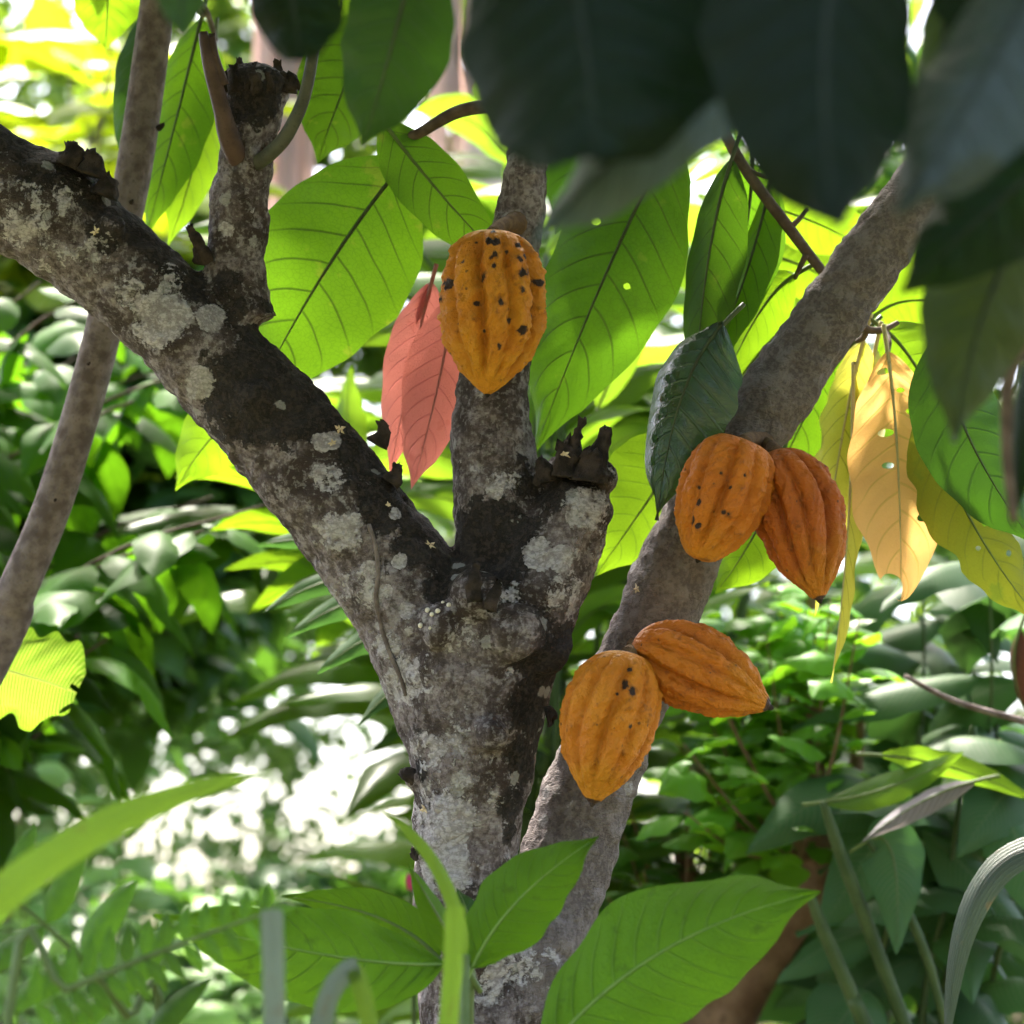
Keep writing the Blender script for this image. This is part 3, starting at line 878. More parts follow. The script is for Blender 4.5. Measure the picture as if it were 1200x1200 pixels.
L = leaf
D0 = 2.62
L(tree, (476, 188, 2.62), (380, 300, 2.62), (292, 478, 2.66), 192, 'leaf', roll=8, rib='midrib_dark', label='large backlit green leaf with dark veins left of the top pod')
L(tree, (446, 138, 2.58), (500, 215, 2.58), (600, 318, 2.60), 84, 'leaf', roll=-12, rib='midrib_green', nu=30)
L(tree, (490, -70, 1.85), (460, 60, 1.85), (425, 172, 1.88), 135, 'leaf_deep', roll=10, rib='midrib_dark')
L(tree, (448, 15, 2.8), (402, 90, 2.8), (372, 192, 2.8), 120, 'leaf', roll=-10, rib='midrib_dark')
L(tree, (408, -30, 2.9), (385, 40, 2.9), (395, 110, 2.9), 80, 'leaf_bright', roll=10)
L(tree, (788, 160, 2.63), (712, 300, 2.64), (624, 535, 2.66), 165, 'leaf_mid', roll=18, rib='midrib_dark', holes=((.36, -.5, .012, .09), (.5, .35, .01, .06)), nu=70, nv=14, torn=.1)
L(tree, (770, 50, 2.72), (705, 150, 2.74), (650, 275, 2.76), 130, 'leaf_deep', roll=0, rib='midrib_dark')
L(tree, (506, 330, 2.66), (482, 420, 2.66), (457, 556, 2.66), 72, 'leaf_pink', roll=12, rib='midrib_pink', label='pink young flush leaf hanging behind the spotted pod', stalk=.02)
L(tree, (532, 345, 2.61), (518, 450, 2.61), (482, 574, 2.60), 84, 'leaf_pink', roll=-10, rib='midrib_pink', label='larger pink young flush leaf hanging behind the spotted pod', stalk=.02)
L(tree, (505, 330, 2.66), (492, 350, 2.66), (488, 382, 2.66), 16, 'leaf_pink', roll=40, rib=None, nu=12, nv=3)
L(tree, (858, 185, 2.58), (822, 290, 2.58), (812, 498, 2.59), 82, 'leaf_mid', roll=30, rib='midrib_dark', fold=.35)
L(tree, (882, 190, 2.64), (880, 270, 2.66), (842, 425, 2.66), 108, 'leaf_mid', roll=-15, rib='midrib_dark')
L(tree, (905, 205, 2.63), (880, 330, 2.60), (826, 440, 2.60), 60, 'leaf', roll=40, rib='midrib_dark', fold=.3)
L(tree, (848, 380, 2.46), (788, 440, 2.45), (770, 610, 2.45), 118, 'leaf_gloss', roll=30, rib='midrib_dark', pillow=.075, npil=11, camber=.35, label='dark glossy ribbed leaf left of the right limb')
L(tree, (812, 505, 2.72), (770, 575, 2.72), (696, 676, 2.74), 128, 'leaf_bright', roll=-8)
L(tree, (932, 322, 2.66), (892, 345, 2.68), (850, 445, 2.70), 62, 'leaf_bright', roll=20)
L(tree, (912, 392, 2.74), (868, 430, 2.74), (822, 520, 2.76), 60, 'leaf_bright', roll=0)
L(tree, (1022, 372, 2.80), (1075, 325, 2.80), (1165, 388, 2.80), 105, 'leaf_bright', roll=20)
L(tree, (1034, 384, 2.66), (1085, 420, 2.66), (1150, 600, 2.66), 118, 'leaf_bright', roll=-20)
L(tree, (1010, 392, 2.70), (958, 440, 2.70), (898, 590, 2.72), 98, 'leaf', roll=10, rib='midrib_dark')
L(tree, (1012, 398, 2.66), (988, 480, 2.66), (955, 722, 2.66), 74, 'leaf_yellow', roll=20, torn=.5, label='yellow torn leaf behind the dark orange pod', rib='midrib_pale')
L(tree, (1000, 430, 2.66), (1000, 640, 2.62), (974, 800, 2.58), 34, 'leaf_yellow', roll=48, fold=.7, torn=.6, label='curled torn yellow strip of leaf', rib='midrib_pale', stalk=.0)
L(tree, (1026, 408, 2.66), (1010, 480, 2.67), (1006, 640, 2.67), 50, 'leaf_cream', roll=30, label='pale cream withered leaf beside the peach leaf', rib='midrib_pale')
L(tree, (1040, 412, 2.60), (1056, 520, 2.59), (1056, 705, 2.58), 116, 'leaf_peach', roll=0, prof=prof_obov, rib='midrib_pale', torn=.10, nu=110, nv=22, fold=.08,
  holes=((.10, -.35, .018, .32), (.30, .45, .016, .17), (.385, -.22, .017, .18), (.44, .42, .014, .14), (.52, -.20, .013, .13), (.72, .5, .014, .12), (.96, -.5, .05, .6), (.20, .25, .012, .13)),
  label='peach-coloured dying leaf with small round holes')
L(tree, (1082, 470, 2.55), (1118, 610, 2.55), (1225, 735, 2.55), 98, 'leaf_yelgreen', roll=-14, torn=.35, nu=80, nv=14, holes=((.45, .1, .012, .08), (.55, .3, .014, .1), (.62, -.2, .01, .08), (.7, .5, .012, .1)), label='yellow-green chewed leaf at the right edge')
L(tree, (1098, 395, 2.48), (1120, 520, 2.48), (1215, 640, 2.48), 118, 'leaf_deep', roll=-20, rib='midrib_dark')
L(tree, (915, 545, 2.62), (898, 620, 2.63), (838, 696, 2.64), 100, 'leaf_bright', roll=12)
L(tree, (886, 240, 2.95), (950, 250, 2.95), (1030, 300, 2.95), 85, 'leaf_bright', roll=15)
L(tree, (905, 300, 3.0), (950, 310, 3.0), (1010, 352, 3.0), 70, 'leaf_bright', roll=-15)
L(tree, (1120, 420, 2.85), (1040, 470, 2.85), (960, 560, 2.85), 80, 'leaf', roll=-15)
L(tree, (1110, 300, 2.9), (1160, 270, 2.9), (1230, 330, 2.9), 90, 'leaf_deep', roll=10)

L(tree, (318, 478, 2.85), (255, 480, 2.85), (206, 575, 2.85), 95, 'leaf_bright', roll=15, label='bright backlit leaf showing under the left limb')
# unseen crown overhead, added and shaped to shade trunk and pods
cl = unit_leaf('canopy_template', 'canopy', 0.36, 0.35, prof_cacao, nu=4, nv=1)
rng = random.Random(11)
mats = []
for i in range(2100):
    y = rng.uniform(0.9, 3.35)
    x = rng.uniform(-1.7, 1.7)
    if y > 2.86 and 0.0 < x < 0.66: continue  # opening kept so sun reaches the peach leaf cluster
    z = CAM.z + 0.445 * y + 0.16 + rng.uniform(0, 0.75) + 0.25 * max(0, noise.noise(Vector((x * 1.3, y * 1.3, 4))))
    pos = Vector((x, y, z))
    dv = Vector((rng.uniform(-1, 1), rng.uniform(-1, 1), rng.uniform(-0.8, 0.1)))
    s = rng.uniform(0.20, 0.32)
    # whole leaf must stay above what the photograph shows
    m = orient(dv, Vector((rng.uniform(-.3, .3), rng.uniform(-.3, .3), 1)), rng.uniform(-.4, .4)) @ Matrix.Diagonal((s, s, s, 1))
    m.translation = pos + Vector((0, 0, 0.16))
    mats.append(m)
crown = scatter_mesh('crown', M['canopy'], mats, cl, tree)

# small star flowers and pale beads on the bark
def flower(px, py, d, r, seed):
    rg = random.Random(seed)
    c, ax = on_bark(px, py)
    V, F = [], []
    s = ax.cross(Vector((0, 0, 1))).normalized(); q = ax.cross(s)
    R = mm(r * .8, d)
    V.append(c + ax * R * 0.5)
    for k in range(5):
        a = 2 * math.pi * (k + rg.uniform(-.2, .2)) / 5
        e = s * math.cos(a) + q * math.sin(a); p_ = s * math.cos(a + 1.57) + q * math.sin(a + 1.57)
        b = len(V); l = R * rg.uniform(.6, 1.35)
        V += [c + e * l * .45 + p_ * R * .28 + ax * R * .35, c + e * l + ax * R * rg.uniform(.2, .9), c + e * l * .45 - p_ * R * .28 + ax * R * .35]
        F += [(0, b, b + 1, b + 2)]
    mesh_obj('flower', V, F, M['flower'], tree, smooth=False)


for i, (px, py, d, r) in enumerate([(113, 272, 2.425, 8), (396, 503, 2.42, 10), (390, 520, 2.42, 7), (503, 640, 2.42, 9), (661, 533, 2.43, 9), (665, 562, 2.43, 8), (499, 948, 2.40, 9), (748, 690, 2.47, 8), (270, 150, 2.45, 5), (455, 592, 2.42, 6)]):
    flower(px, py, d, r, i)
for i, (px, py, r) in enumerate([(501, 715, 3.2), (506, 720, 2.8), (513, 716, 3.2), (526, 709, 3), (493, 733, 3.4), (504, 736, 2.2), (519, 706, 2.2)]):
    bm = bmesh.new(); bmesh.ops.create_icosphere(bm, subdivisions=2, radius=mm(r, 2.4))
    c = on_bark(px, py)[0]
    mesh_obj('fungus_bead', [v.co + c for v in bm.verts], [[v.index for v in f.verts] for f in bm.faces], M['fungus'], tree)
    bm.free()


# ------------------------------------------------------------------ pods
def smooth_table(tab, s):
    xs = [a for a, b in tab]; ys = [b for a, b in tab]
    i = max(0, min(len(xs) - 2, int(np.searchsorted(xs, s) - 1)))
    x0, x1 = xs[i], xs[i + 1]
    m = [0] * len(xs)
    for q in (i, i + 1):
        a = max(q - 1, 0); b = min(q + 1, len(xs) - 1)
        m[q] = (ys[b] - ys[a]) / (xs[b] - xs[a])
    h = x1 - x0; t = (s - x0) / h
    return ((2 * t ** 3 - 3 * t * t + 1) * ys[i] + (t ** 3 - 2 * t * t + t) * h * m[i] + (-2 * t ** 3 + 3 * t * t) * ys[i + 1] + (t ** 3 - t * t) * h * m[i + 1])


POD_TAB = [(0, .10), (.012, .30), (.04, .50), (.10, .72), (.20, .90), (.34, 1.0), (.48, .99), (.62, .90), (.75, .73), (.86, .48), (.93, .28), (.97, .17), (1, .05)]


def pod(label, base, tip, width, mat, phase=0.0, bend=0.0, spots=(), seed=0, stalk_to=None, tab=POD_TAB, groove_amt=1.0, tipamt=1.0, lump=1.0):
    a, c = P(*base), P(*tip)
    root = empty('cocoa_pod', a, label, 'cocoa pod', 'ripe cocoa pods on the cacao tree')
    ax = (c - a); Ln = ax.length; ax.normalize()
    vw = ((a + c) / 2 - CAM).normalized()
    S = ax.cross(vw).normalized()            # to one side in the picture
    if S.x < 0: S = -S
    N = (-(vw - ax * vw.dot(ax))).normalized()   # towards the viewer
    R = mm(width, (base[2] + tip[2]) / 2) / 2
    nu, nv = 170, 150
    V, F, gr, sp, ti, al = [], [], [], [], [], []
    for i in range(nv + 1):
        s = (i / nv)
        r0 = smooth_table(tab, s) * R
        env = min(1, s / .12) * min(1, (1 - s) / .16)
        cen = a + ax * (s * Ln) + S * (bend * R * math.sin(math.pi * s))
        for k in range(nu):
            th = 2 * math.pi * k / nu
            w5 = (((th + phase + 0.09 * math.sin(s * 5 + seed)) / (2 * math.pi) * 5) % 1.0)
            d5 = min(w5, 1 - w5) / 5 * 2 * math.pi
            d10 = abs(w5 - 0.5) / 5 * 2 * math.pi
            g5 = math.exp(-(d5 / 0.13) ** 2); g10 = math.exp(-(d10 / 0.10) ** 2)
            dirv = S * math.sin(th) + N * math.cos(th)
            p0 = dirv * 2.2 + Vector((s * 5, seed * 3.1, 0))
            wart = noise.fractal(p0 * 2.2, 0.9, 2.0, 3)
            wart2 = noise.fractal(p0 * 7.0, 0.9, 2.0, 2)
            rid = (1 - g5) * (1 - g10)
            wart += 0.9 * rid * noise.noise(Vector((th * 3.2 + seed, s * 13.0, seed * 2.0)))
            r = r0 * (1 - groove_amt * env * (0.21 * g5 + 0.13 * g10)) + R * env * lump * (0.042 * wart + 0.028 * wart2)
            V.append(cen + dirv * r)
            gr.append(env * max(g5, 0.6 * g10)); al.append(s)
            xo, vis = math.sin(th), math.cos(th) > -0.1
            val = 0.0
            if vis:
                for (sx, ss, sr) in spots:
                    dd = math.hypot((xo - sx) * r0, (s - ss) * Ln * .8) / (sr * R)
                    val = max(val, 1.15 - dd * 0.75)
            sp.append(max(0, min(1, val)))
            ti.append(tipamt * max(0, (s - 0.94) / 0.05) + max(0, (0.03 - s) / 0.03) * 0.8)
    for i in range(nv):
        for k in range(nu):
            k2 = (k + 1) % nu
            F.append((i * nu + k, i * nu + k2, (i + 1) * nu + k2, (i + 1) * nu + k))
    V.append(c); F += [((nv) * nu + k, nv * nu + (k + 1) % nu, len(V) - 1) for k in range(nu)]
    gr.append(0); sp.append(0); ti.append(tipamt); al.append(1)
    V.append(a); F += [((k + 1) % nu, k, len(V) - 1) for k in range(nu)]
    gr.append(0); sp.append(0); ti.append(0.8); al.append(0)
    mesh_obj('husk', V, F, M[mat], root, attrs={'groove': gr, 'spot': sp, 'tip': ti, 'along': al})
    e = P(*stalk_to)
    tube('stalk', [(e, 0.013), (e + (a - e) * .3 + Vector((0, 0, 0.003)), 0.0085), (e + (a - e) * .7 + Vector((0, 0, 0.003)), 0.007), (a + ax * 0.004, 0.0095)], M['stalk'], root, 12, 6)
    # withered flower scar at the tip
    tube('tip_scar', [(c - ax * 0.004, 0.004), (c, 0.0032), (c + ax * 0.003, 0.0012)], M['dead'], root, 7, 3)
    return root


M['pod_a'] = pod_material('pod_yellow_orange', (0.56, 0.19, 0.009), (0.63, 0.245, 0.012), (0.34, 0.09, 0.008))
M['pod_b'] = pod_material('pod_orange', (0.56, 0.165, 0.008), (0.52, 0.140, 0.008), (0.32, 0.075, 0.008))
M['pod_c'] = pod_material('pod_red_orange', (0.48, 0.118, 0.008), (0.41, 0.095, 0.009), (0.25, 0.05, 0.009))
M['pod_d'] = pod_material('pod_amber', (0.57, 0.180, 0.008), (0.61, 0.215, 0.010), (0.36, 0.10, 0.008))
spA = [(.0, .03, .10), (-.12, .115, .11), (.05, .115, .14), (.02, .205, .12), (-.05, .23, .10), (.0, .27, .09), (-.25, .33, .15), (.55, .13, .12), (.62, .20, .10), (.5, .22, .12), (.55, .30, .16), (.68, .28, .10), (.52, .42, .12), (.80, .47, .16),
       (-.9, .37, .12), (-.97, .45, .10), (.35, .60, .10), (.88, .33, .09), (-.45, .12, .06), (.75, .55, .07), (.3, .18, .07), (.78, .38, .08)]
pod('yellow-orange cocoa pod with black spots hanging in front of the middle limb', (578, 272, 2.42), (571, 462, 2.40), 126, 'pod_a', phase=.28, spots=[(a, b, c * .62) for a, b, c in spA] + [(-.6, .25, .05), (-.35, .5, .05), (.15, .5, .05), (.6, .65, .06), (-.7, .6, .05), (.2, .75, .05), (-.2, .66, .04)], seed=1, groove_amt=1.2, lump=1.5, bend=.05, stalk_to=(604, 262, 2.50), tipamt=.35,
    tab=[(0, .16), (.012, .38), (.04, .56), (.10, .76), (.20, .91), (.34, .99), (.48, 1.0), (.62, .95), (.74, .80), (.84, .57), (.91, .38), (.965, .20), (1, .06)])
pod('blunt orange cocoa pod on the left of the pair against the right limb', (872, 516, 2.42), (818, 656, 2.41), 108, 'pod_b', phase=.1, spots=[(-.2, .35, .05), (.1, .42, .05), (.15, .62, .05), (-.5, .62, .07), (-.55, .75, .08), (-.35, .78, .06), (-.2, .2, .04), (.3, .3, .04), (-.6, .5, .05)], seed=2,
    stalk_to=(893, 520, 2.51), tab=[(0, .22), (.012, .48), (.04, .64), (.10, .80), (.20, .93), (.34, 1.0), (.50, .99), (.65, .90), (.78, .74), (.88, .56), (.95, .40), (.985, .26), (1, .10)], tipamt=.1)
pod('dark red-orange ribbed cocoa pod on the right of the pair by the yellow leaves', (908, 528, 2.45), (961, 704, 2.42), 106, 'pod_c', phase=.55, seed=3, stalk_to=(892, 522, 2.51), lump=1.1, groove_amt=1.3, tipamt=.9, bend=.12)
pod('amber cocoa pod pointing down, lower one of the lowest pair', (737, 764, 2.40), (694, 942, 2.38), 114, 'pod_d', phase=.0, spots=[(.15, .23, .08), (.35, .27, .10), (.5, .48, .05), (.45, .56, .06), (.05, .3, .04), (.2, .13, .06), (-.1, .42, .03)], seed=4, bend=-.08, lump=.9, stalk_to=(752, 768, 2.49), tipamt=1.0)
pod('orange cocoa pod pointing right, upper one of the lowest pair', (740, 756, 2.43), (903, 829, 2.40), 102, 'pod_b', phase=.35, seed=5, lump=1.25, stalk_to=(752, 770, 2.49), spots=[(.95, .98, .1)], groove_amt=1.15, tipamt=1.2, bend=.10)

# ------------------------------------------------------------------ slender tree behind the left limb
sl = empty('slender_tree', (-1.25, 2.75, 0), 'slender bare grey-brown stem leaning behind the thick left limb', 'tree')
sp_ = [(P(px, py, 2.74), mm(r, 2.74)) for px, py, r in [(230, -320, 17), (195, -80, 20), (180, 40, 20.5), (160, 180, 21), (141, 280, 21), (118, 400, 21.5), (66, 580, 22), (20, 692, 23), (-30, 810, 24)]]
sp_ += [(Vector((-0.95, 2.75, 1.2)), 0.026), (Vector((-1.2, 2.75, 0.3)), 0.03), (Vector((-1.25, 2.75, -0.05)), 0.034)]
tube('trunk', sp_, M['slender'], sl, 18, 10)
for px, py in [(186, 150), (150, 240), (100, 430), (60, 590)]:
    tube('bud_knot', [(P(px, py, 2.73), .004), (P(px + 4, py - 3, 2.722), .003), (P(px + 6, py - 6, 2.72), .001)], M['dead'], sl, 6, 3)
tube('twig', [(P(186, -10, 2.75), .007), (P(215, -2, 2.80), .005), (P(238, 18, 2.86), .003)], M['slender'], sl, 7, 5)
tube('twig', [(P(215, -2, 2.80), .005), (P(240, 10, 2.85), .004), (P(253, 48, 2.9), .003)], M['slender'], sl, 7, 5)
L(sl, (236, 20, 2.86), (210, 130, 2.86), (170, 282, 2.86), 82, 'leaf', roll=25, rib='midrib_dark', label='long green leaf hanging beside the slender stem')
L(sl, (252, 50, 2.9), (243, 170, 2.9), (196, 290, 2.9), 70, 'leaf_bright', roll=-15)
L(sl, (178, 10, 2.84), (150, 90, 2.84), (142, 190, 2.84), 50, 'leaf_deep', roll=20)
L(sl, (132, -70, 2.9), (126, -5, 2.9), (124, 58, 2.9), 86, 'leaf_bright', roll=0)
mats = []
for i in range(90):
    c = P(220, -300, 2.75)
    pos = c + rand_dir(rng) * 0.35 + Vector((0, 0, 0.35))
    s = rng.uniform(.18, .28)
    m = orient(Vector((rng.uniform(-1, 1), rng.uniform(-1, 1), -0.4)), Vector((0, 0, 1))) @ Matrix.Diagonal((s, s, s, 1)); m.translation = pos
    mats.append(m)
scatter_mesh('crown', M['canopy'], mats, cl, sl)

# ------------------------------------------------------------------ overhanging bough close to the photographer
ob = empty('overhanging_bough', P(1500, -500, 1.5), 'dark out-of-focus bough of large leaves hanging into the upper right', 'branch')
tube('branch', [(P(1700, -350, 1.5), .016), (P(1300, -220, 1.42), .014), (P(950, -170, 1.34), .011), (P(620, -190, 1.3), .008), (P(330, -150, 1.45), .006), (P(200, -150, 1.45), .004)], M['twig'], ob, 10, 8)
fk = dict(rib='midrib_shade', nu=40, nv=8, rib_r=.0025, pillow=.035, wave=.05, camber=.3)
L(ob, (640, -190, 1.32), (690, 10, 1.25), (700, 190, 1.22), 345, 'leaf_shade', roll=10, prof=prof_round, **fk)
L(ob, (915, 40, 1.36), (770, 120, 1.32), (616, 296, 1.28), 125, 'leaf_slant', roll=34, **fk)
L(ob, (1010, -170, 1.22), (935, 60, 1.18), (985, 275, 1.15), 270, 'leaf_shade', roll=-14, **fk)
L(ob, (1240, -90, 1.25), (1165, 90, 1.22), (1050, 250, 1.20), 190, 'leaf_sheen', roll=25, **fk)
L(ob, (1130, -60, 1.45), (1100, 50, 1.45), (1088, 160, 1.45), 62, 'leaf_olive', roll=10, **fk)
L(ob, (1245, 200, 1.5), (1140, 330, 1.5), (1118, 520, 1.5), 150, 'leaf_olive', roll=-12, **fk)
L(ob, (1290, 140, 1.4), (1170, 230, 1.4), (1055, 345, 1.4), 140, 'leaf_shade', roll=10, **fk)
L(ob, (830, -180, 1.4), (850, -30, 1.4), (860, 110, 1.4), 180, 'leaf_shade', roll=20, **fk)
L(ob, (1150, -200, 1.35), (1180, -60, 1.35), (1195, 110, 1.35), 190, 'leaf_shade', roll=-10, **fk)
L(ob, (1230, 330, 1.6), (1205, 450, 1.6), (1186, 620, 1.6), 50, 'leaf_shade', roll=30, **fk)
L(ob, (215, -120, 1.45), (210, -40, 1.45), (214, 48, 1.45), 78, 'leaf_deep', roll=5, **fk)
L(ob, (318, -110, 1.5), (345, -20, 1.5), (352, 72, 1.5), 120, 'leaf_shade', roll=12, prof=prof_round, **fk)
tube('twig', [(P(1260, 330, 1.6), .006), (P(1190, 420, 1.6), .005), (P(1180, 520, 1.6), .004), (P(1188, 610, 1.6), .003)], M['twig'], ob, 7, 5)

# ------------------------------------------------------------------ foreground plants at the bottom
fp = empty('leafy_seedling', Vector((P(548, 1200, 2.15).x, 2.15, 0)), 'bright green broad-leaved seedling in front of the trunk base', 'plant')
tube('stem', [(Vector((P(548, 1200, 2.15).x, 2.15, -.02)), .012), (P(546, 1500, 2.15), .010), (P(546, 1200, 2.15), .0075), (P(549, 1148, 2.15), .007), (P(548, 1120, 2.15), .003)], M['midrib_green'], fp, 10, 8)
L(fp, (520, 1130, 2.14), (400, 1135, 2.10), (180, 1072, 2.06), 122, 'leaf_front', rib='midrib_light', rib_r=.0016, ragged=.16, pillow=.05, npil=12, roll=18, label='broad bright leaf pointing left', stalk=.05, wave=.05)
L(fp, (515, 1125, 2.18), (470, 1065, 2.19), (330, 1050, 2.20), 60, 'leaf_front', roll=-25)
L(fp, (553, 1135, 2.13), (590, 1050, 2.12), (702, 980, 2.12), 92, 'leaf_front', rib='midrib_light', rib_r=.0016, ragged=.16, pillow=.05, npil=12, roll=-8, label='upright bright leaf pointing right')
L(fp, (545, 1130, 2.14), (520, 1085, 2.13), (478, 1012, 2.12), 38, 'leaf_front', roll=20, fold=.5)
L(fp, (552, 1130, 2.18), (558, 1080, 2.2), (535, 1040, 2.22), 44, 'leaf_deep', roll=20)
fq = empty('broadleaf_plant', Vector((P(600, 1200, 2.05).x, 2.05, 0)), 'plant with one large green leaf reaching right along the bottom edge', 'plant')
tube('stem', [(Vector((P(600, 1200, 2.05).x, 2.05, -.02)), .012), (P(600, 1500, 2.05), .009), (P(622, 1245, 2.05), .006)], M['midrib_green'], fq, 8, 8)
L(fq, (635, 1240, 2.06), (750, 1090, 2.05), (962, 1045, 2.04), 165, 'leaf_front', rib='midrib_light', rib_r=.0016, ragged=.16, pillow=.05, npil=12, roll=-14, label='large green leaf reaching right', wave=.02)


def blade(label, rows, width, mat, roll=0, name='grass_blade', prof=prof_blade):
    b, c, t = rows
    root = empty(name, Vector((P(*b).x, b[2], 0)), label, 'grass')
    g = Vector((P(*b).x, b[2], 0))
    L(root, b, c, t, width, mat, roll=roll, prof=prof, rib=None, nu=20, nv=3, fold=.25, wave=0, pillow=0, name='blade')
    tube('stem', [(g, .006), ((g + P(*b)) / 2, .005), (P(*b), .004)], M['midrib_green'], root, 6, 4)


blade('narrow yellow-green upright blade in front of the seedling', [(524, 1230, 1.72), (532, 1140, 1.72), (534, 1062, 1.72)], 24, 'leaf_blade', 10)
blade('pale grey upright blade with a cut end left of the seedling', [(322, 1260, 1.6), (322, 1150, 1.6), (318, 1066, 1.6)], 27, 'leaf_greyblade', 0)
blade('grey bent blade at the bottom edge', [(375, 1240, 1.7), (375, 1150, 1.7), (420, 1132, 1.7)], 26, 'leaf_greyblade', 10)
blade('short green blade beside the bent grey one', [(440, 1260, 1.7), (434, 1180, 1.7), (416, 1135, 1.7)], 22, 'leaf_blade', 10)
blade('thin green blade crossing the trunk above the seedling', [(545, 1120, 1.95), (530, 1000, 1.95), (444, 948, 1.95)], 18, 'leaf_blade', 10, prof=prof_strap)
blade('long arching green strap leaf at the lower left', [(-110, 1170, 1.5), (60, 950, 1.5), (320, 905, 1.6)], 50, 'leaf_blade', 20, 'strap_leaf_plant', prof_strap)
blade('grey-green arching strap leaf at the lower right', [(1290, 1010, 2.6), (1120, 930, 2.6), (1108, 1240, 2.6)], 42, 'strap_grey', 20, 'strap_leaf_plant', prof_strap)


# compound fronds, lower left
def frond(label, a, b, c, n, size, d, mat='frond'):
    root = empty('pinnate_frond_plant', Vector((P(*a).x, a[2], 0)), label, 'plant')
    A, B, C = P(*a), P(*b), P(*c)
    cur, tan = bez(A, B, C)
    g = Vector((A.x, A.y, 0))
    tube('rachis', [(g, .006), ((g + A) / 2, .005)] + [(cur(s), .004 - .003 * s) for s in (0, .25, .5, .75, 1)], M['midrib_green'], root, 6, 5)
    me = [unit_leaf('leaflet', mat, .34, .2, prof_ovate, nu=8, nv=2, seed=q) for q in range(2)]
    for i in range(n):
        s = .12 + .88 * i / (n - 1)
        t = tan(s); sd = t.cross((cur(s) - CAM).normalized()).normalized()
        for sg in (-1, 1):
            put_leaf(me[i % 2], root, cur(s), sd * sg + t * .45 + Vector((0, 0, -.15)), (CAM - cur(s)).normalized() + Vector((0, 0, .8)), size * (1 - .5 * abs(s - .4)), name='leaflet')
    put_leaf(me[0], root, C, tan(1), Vector((0, -1, .6)), size * .8, name='leaflet')


frond('feathery compound leaf along the bottom left edge', (10, 1190, 1.75), (140, 1130, 1.75), (310, 1070, 1.8), 13, .036, 1.75)
frond('compound leaf drooping at the left edge below the strap leaf', (190, 1250, 1.9), (110, 1120, 1.85), (10, 1050, 1.8), 5, .085, 1.8)

# banana leaf at the left edge
bn = empty('banana_plant', Vector((P(-160, 700, 2.9).x, 2.9, 0)), 'banana plant with a lit yellow-green torn leaf at the left edge', 'plant')
tube('stem', [(Vector((P(-160, 700, 2.9).x, 2.9, -.02)), .06), (P(-170, 1100, 2.9), .045), (P(-170, 800, 2.9), .02), (P(-120, 765, 2.9), .012)], M['cane'], bn, 12, 8)
L(bn, (-130, 765, 2.9), (-20, 770, 2.9), (90, 812, 2.9), 124, 'leaf_banana', roll=0, prof=prof_banana, torn=.55, ragged=.25, nu=90, nv=12, holes=((1.0, .12, .05, .10), (1.0, -.6, .05, .16)), wave=.03, rib='midrib_pale', fold=.1)

# ------------------------------------------------------------------ background planting
VAR = {}
for key, mat, asp, prof, fo in [('bush', 'bush', .40, prof_ovate, .2), ('shrub', 'shrub', .62, prof_ovate, .25), ('ginger', 'ginger', .22, prof_lance, .25), ('ginger_deep', 'ginger_deep', .34, prof_lance, .25),
                                ('shrub_dark', 'shrub_dark', .6, prof_ovate, .25), ('croton', 'croton', .50, prof_ovate, .2), ('far', 'far', .5, prof_ovate, .2), ('pale', 'pale', .5, prof_ovate, .2), ('cacao', 'leaf_bright', .36, prof_cacao, .2)]:
    VAR[key] = [unit_leaf(key + '_leaf', mat, asp * (1 + .12 * q), .12 + .14 * q, prof, fold=fo, seed=q + 3, twist=.2 * (q - 1)) for q in range(4)]


def leafy_plant(name, label, cat, base, stems, key, size, step, rng, stem_mat='twig', r0=.008, f0=.15, spread=1.0, droop=-.2, group=None, face=0.0, fill=1):
    """stems: lists of world points; leaves stand alternately along each stem, every leaf an object"""
    root = empty(name, base, label, cat, group)
    for st in stems:
        pts = catmull([tuple(p) for p in st], 8)
        tube('stem', [(Vector(p), r0 * (1 - .75 * i / (len(st) - 1))) for i, p in enumerate(st)], M[stem_mat], root, 7, 6)
        seg = np.linalg.norm(np.diff(pts, axis=0), axis=1)
        cum = np.concatenate([[0], np.cumsum(seg)])
        s = cum[-1] * f0
        ang = rng.uniform(0, 6.28)
        while s < cum[-1]:
            i = min(len(pts) - 2, int(np.searchsorted(cum, s) - 1))
            f = (s - cum[i]) / max(seg[i], 1e-6)
            p = Vector(pts[i] * (1 - f) + pts[i + 1] * f)
            t = Vector(pts[i + 1] - pts[i]).normalized()
            for q in range(fill):
                ang += 2.4 + rng.uniform(-.4, .4)
                side = Vector((math.cos(ang), math.sin(ang), 0))
                dv = side * spread + t * .5 + Vector((0, 0, droop + rng.uniform(-.25, .25)))
                upv = Vector((rng.uniform(-.35, .35), rng.uniform(-.35, .35) - face, 1))
                put_leaf(rng.choice(VAR[key]), root, p + side * .01, dv, upv, size * rng.uniform(.7, 1.2), rng.uniform(-.3, .3))
            s += step * rng.uniform(.7, 1.3)
    return root


def stems_at(rows):
    """rows: list of stems as (px, py, d) lists; each is prolonged to the ground"""
    out = []
    for st in rows:
        p = [P(*q) for q in st]
        g = Vector((p[0].x, p[0].y, 0))
        out.append([g, (g + p[0]) * .5] + p)
    return out


rg = random.Random(21)
